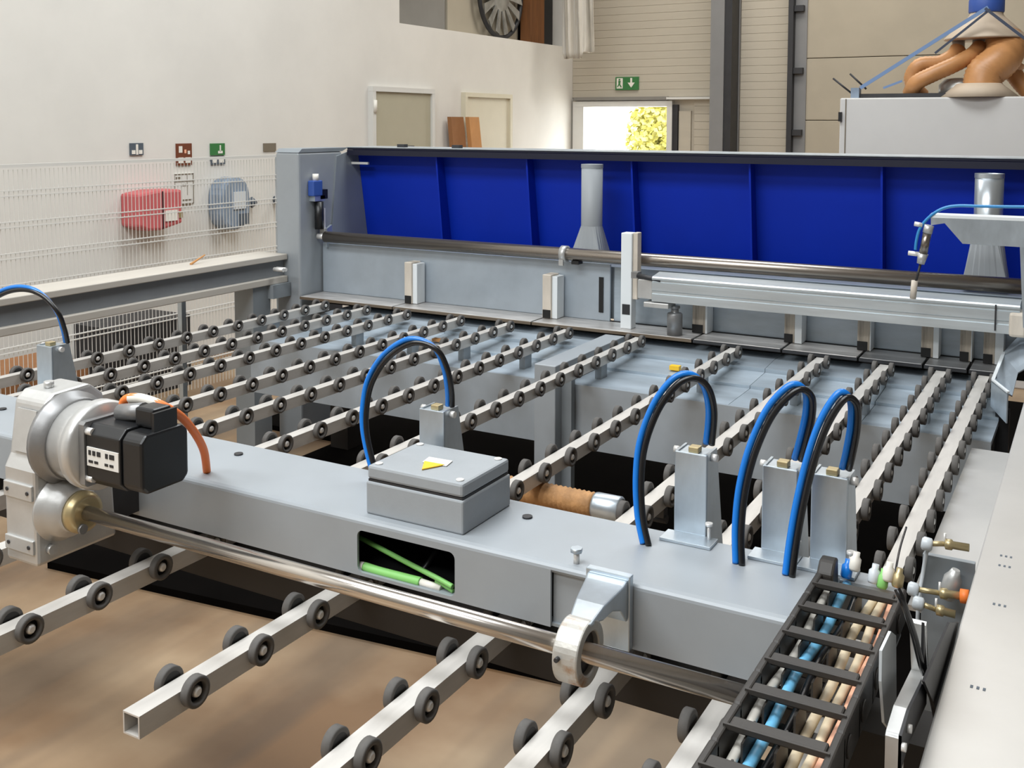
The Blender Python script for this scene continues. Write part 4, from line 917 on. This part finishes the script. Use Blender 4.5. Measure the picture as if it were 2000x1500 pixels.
def duct(name, pts, r, lab):
    s2 = smooth(pts, 10); MB().sweep(s2, r, 16, 0.06).build(name, 'duct_brown', label=lab, cat='duct', group='brown flexible ducts under the dust hood')
duct('flexible_duct', [ony(1872, 96, 8.45), ony(1862, 110, 8.40), ony(1835, 124, 8.34), ony(1798, 128, 8.3), ony(1782, 150, 8.3), ony(1786, 172, 8.3), ony(1800, 188, 8.35)], 0.058, 'curled brown flexible duct at the far left under the dust hood')
duct('flexible_duct', [ony(1914, 92, 8.42), ony(1898, 108, 8.3), ony(1860, 128, 8.2), ony(1820, 146, 8.15), ony(1790, 162, 8.15), ony(1778, 184, 8.2)], 0.056, 'second brown flexible duct sloping down to the left')
duct('flexible_duct', [ony(1962, 78, 8.42), ony(1964, 100, 8.34), ony(1950, 122, 8.26), ony(1925, 142, 8.22), ony(1918, 165, 8.2), ony(1917, 188, 8.2)], 0.125, 'widest brown flexible duct in the middle under the dust hood')
duct('flexible_duct', [ony(1990, 120, 8.5), ony(1978, 138, 8.5), ony(1992, 160, 8.5), ony(2015, 184, 8.5)], 0.06, 'short brown flexible duct cut by the right picture edge')
MB().lathe((ony(1912, 186, 8.2).x, 8.2, 0.192), (0, 0, 1), [(0, 0.27), (0.08, 0.17), (0.10, 0.15)], 24).build('duct_base', 'hopper_cream', label='cream conical duct base on top of the white cabinet', cat='duct base')
MB().lathe((ony(1870, 170, 8.35).x, 8.35, 0.192), (0, 0, 1), [(0, 0.13), (0.1, 0.13), (0.14, 0.09), (0.15, 0.03)], 18).build('domed_vent', 'fan_metal', label='silvery domed vent beside the widest duct on the cabinet', cat='vent')
MB().box(-1.63, -1.0, 8.10, 8.40, 0.193, 0.225).build('frame_bar', 'dark_steel', label='dark flat frame lying on top of the white cabinet', cat='frame')
MB().box(-1.66, -1.60, 8.08, 8.16, 0.193, 0.27).build('strap_buckle', 'hood_blue', label='blue-grey strap buckle at the left end of the cabinet top', cat='buckle')
def strap(a_, c_, Y0, Y1, matn, lab, r=0.013):
    p0, p1 = ony(*a_, Y0), ony(*c_, Y1); d_ = (p1-p0).normalized(); n_ = Vector((0, 1, 0)); s2 = d_.cross(n_).normalized()*r
    MB().slab([p0-s2, p0+s2, p1+s2, p1-s2], (0, 0.006, 0)).build('lashing_strap', matn, label=lab, cat='strap', group='blue lashing straps of the dust hood')
strap((1930, 14), (1680, 172), 8.14, 8.06, 'strap_blue', 'long pale blue lashing strap running down to the left of the hood')
strap((1934, 18), (1826, 104), 8.13, 8.13, 'strap_dark', 'dark lashing strap down the left side of the cream hood', 0.008)
strap((1924, 16), (2010, 82), 8.12, 8.12, 'strap_dark', 'dark lashing strap down the right side of the cream hood', 0.010)
strap((1762, 158), (1725, 172), 8.07, 8.07, 'strap_blue', 'short pale blue strap end lying above the frame bar', 0.008)
for a_, c_, lab in (((1627, 153), (1668, 186), 'left thin rod sticking up at the cabinet corner'), ((1660, 144), (1692, 174), 'right thin rod sticking up at the cabinet corner')):
    p0, p1 = ony(*a_, 8.08), ony(*c_, 8.10); MB().cyl(p0, p1, 0.008, 6).build('thin_rod', 'dark_steel', label=lab, cat='rod')
# small loose bits on the tray and by the side beam
c = onz(1318, 723, -1.08); MB().box(c.x-0.022, c.x+0.022, c.y-0.01, c.y+0.02, -1.079, -1.060).build('yellow_block', 'yellow', label='small yellow block lying on the tray between the rollers', cat='block')
c = onz(862, 664, -1.07); MB().box(c.x-0.05, c.x+0.03, c.y-0.01, c.y+0.02, -1.080, -1.066).build('wood_offcut', 'cardboard2', label='small tan wood offcut on the tray near the middle rails', cat='offcut')
c0, c1 = onx(372, 503, -4.2), onx(400, 488, -4.2)
MB().cyl((c0.x, c0.y, -0.7545), (c0.x, c1.y, -0.715), 0.007, 8, 0.004).build('hand_tool', 'cardboard2', label='small brown hand tool lying on top of the side beam', cat='tool')
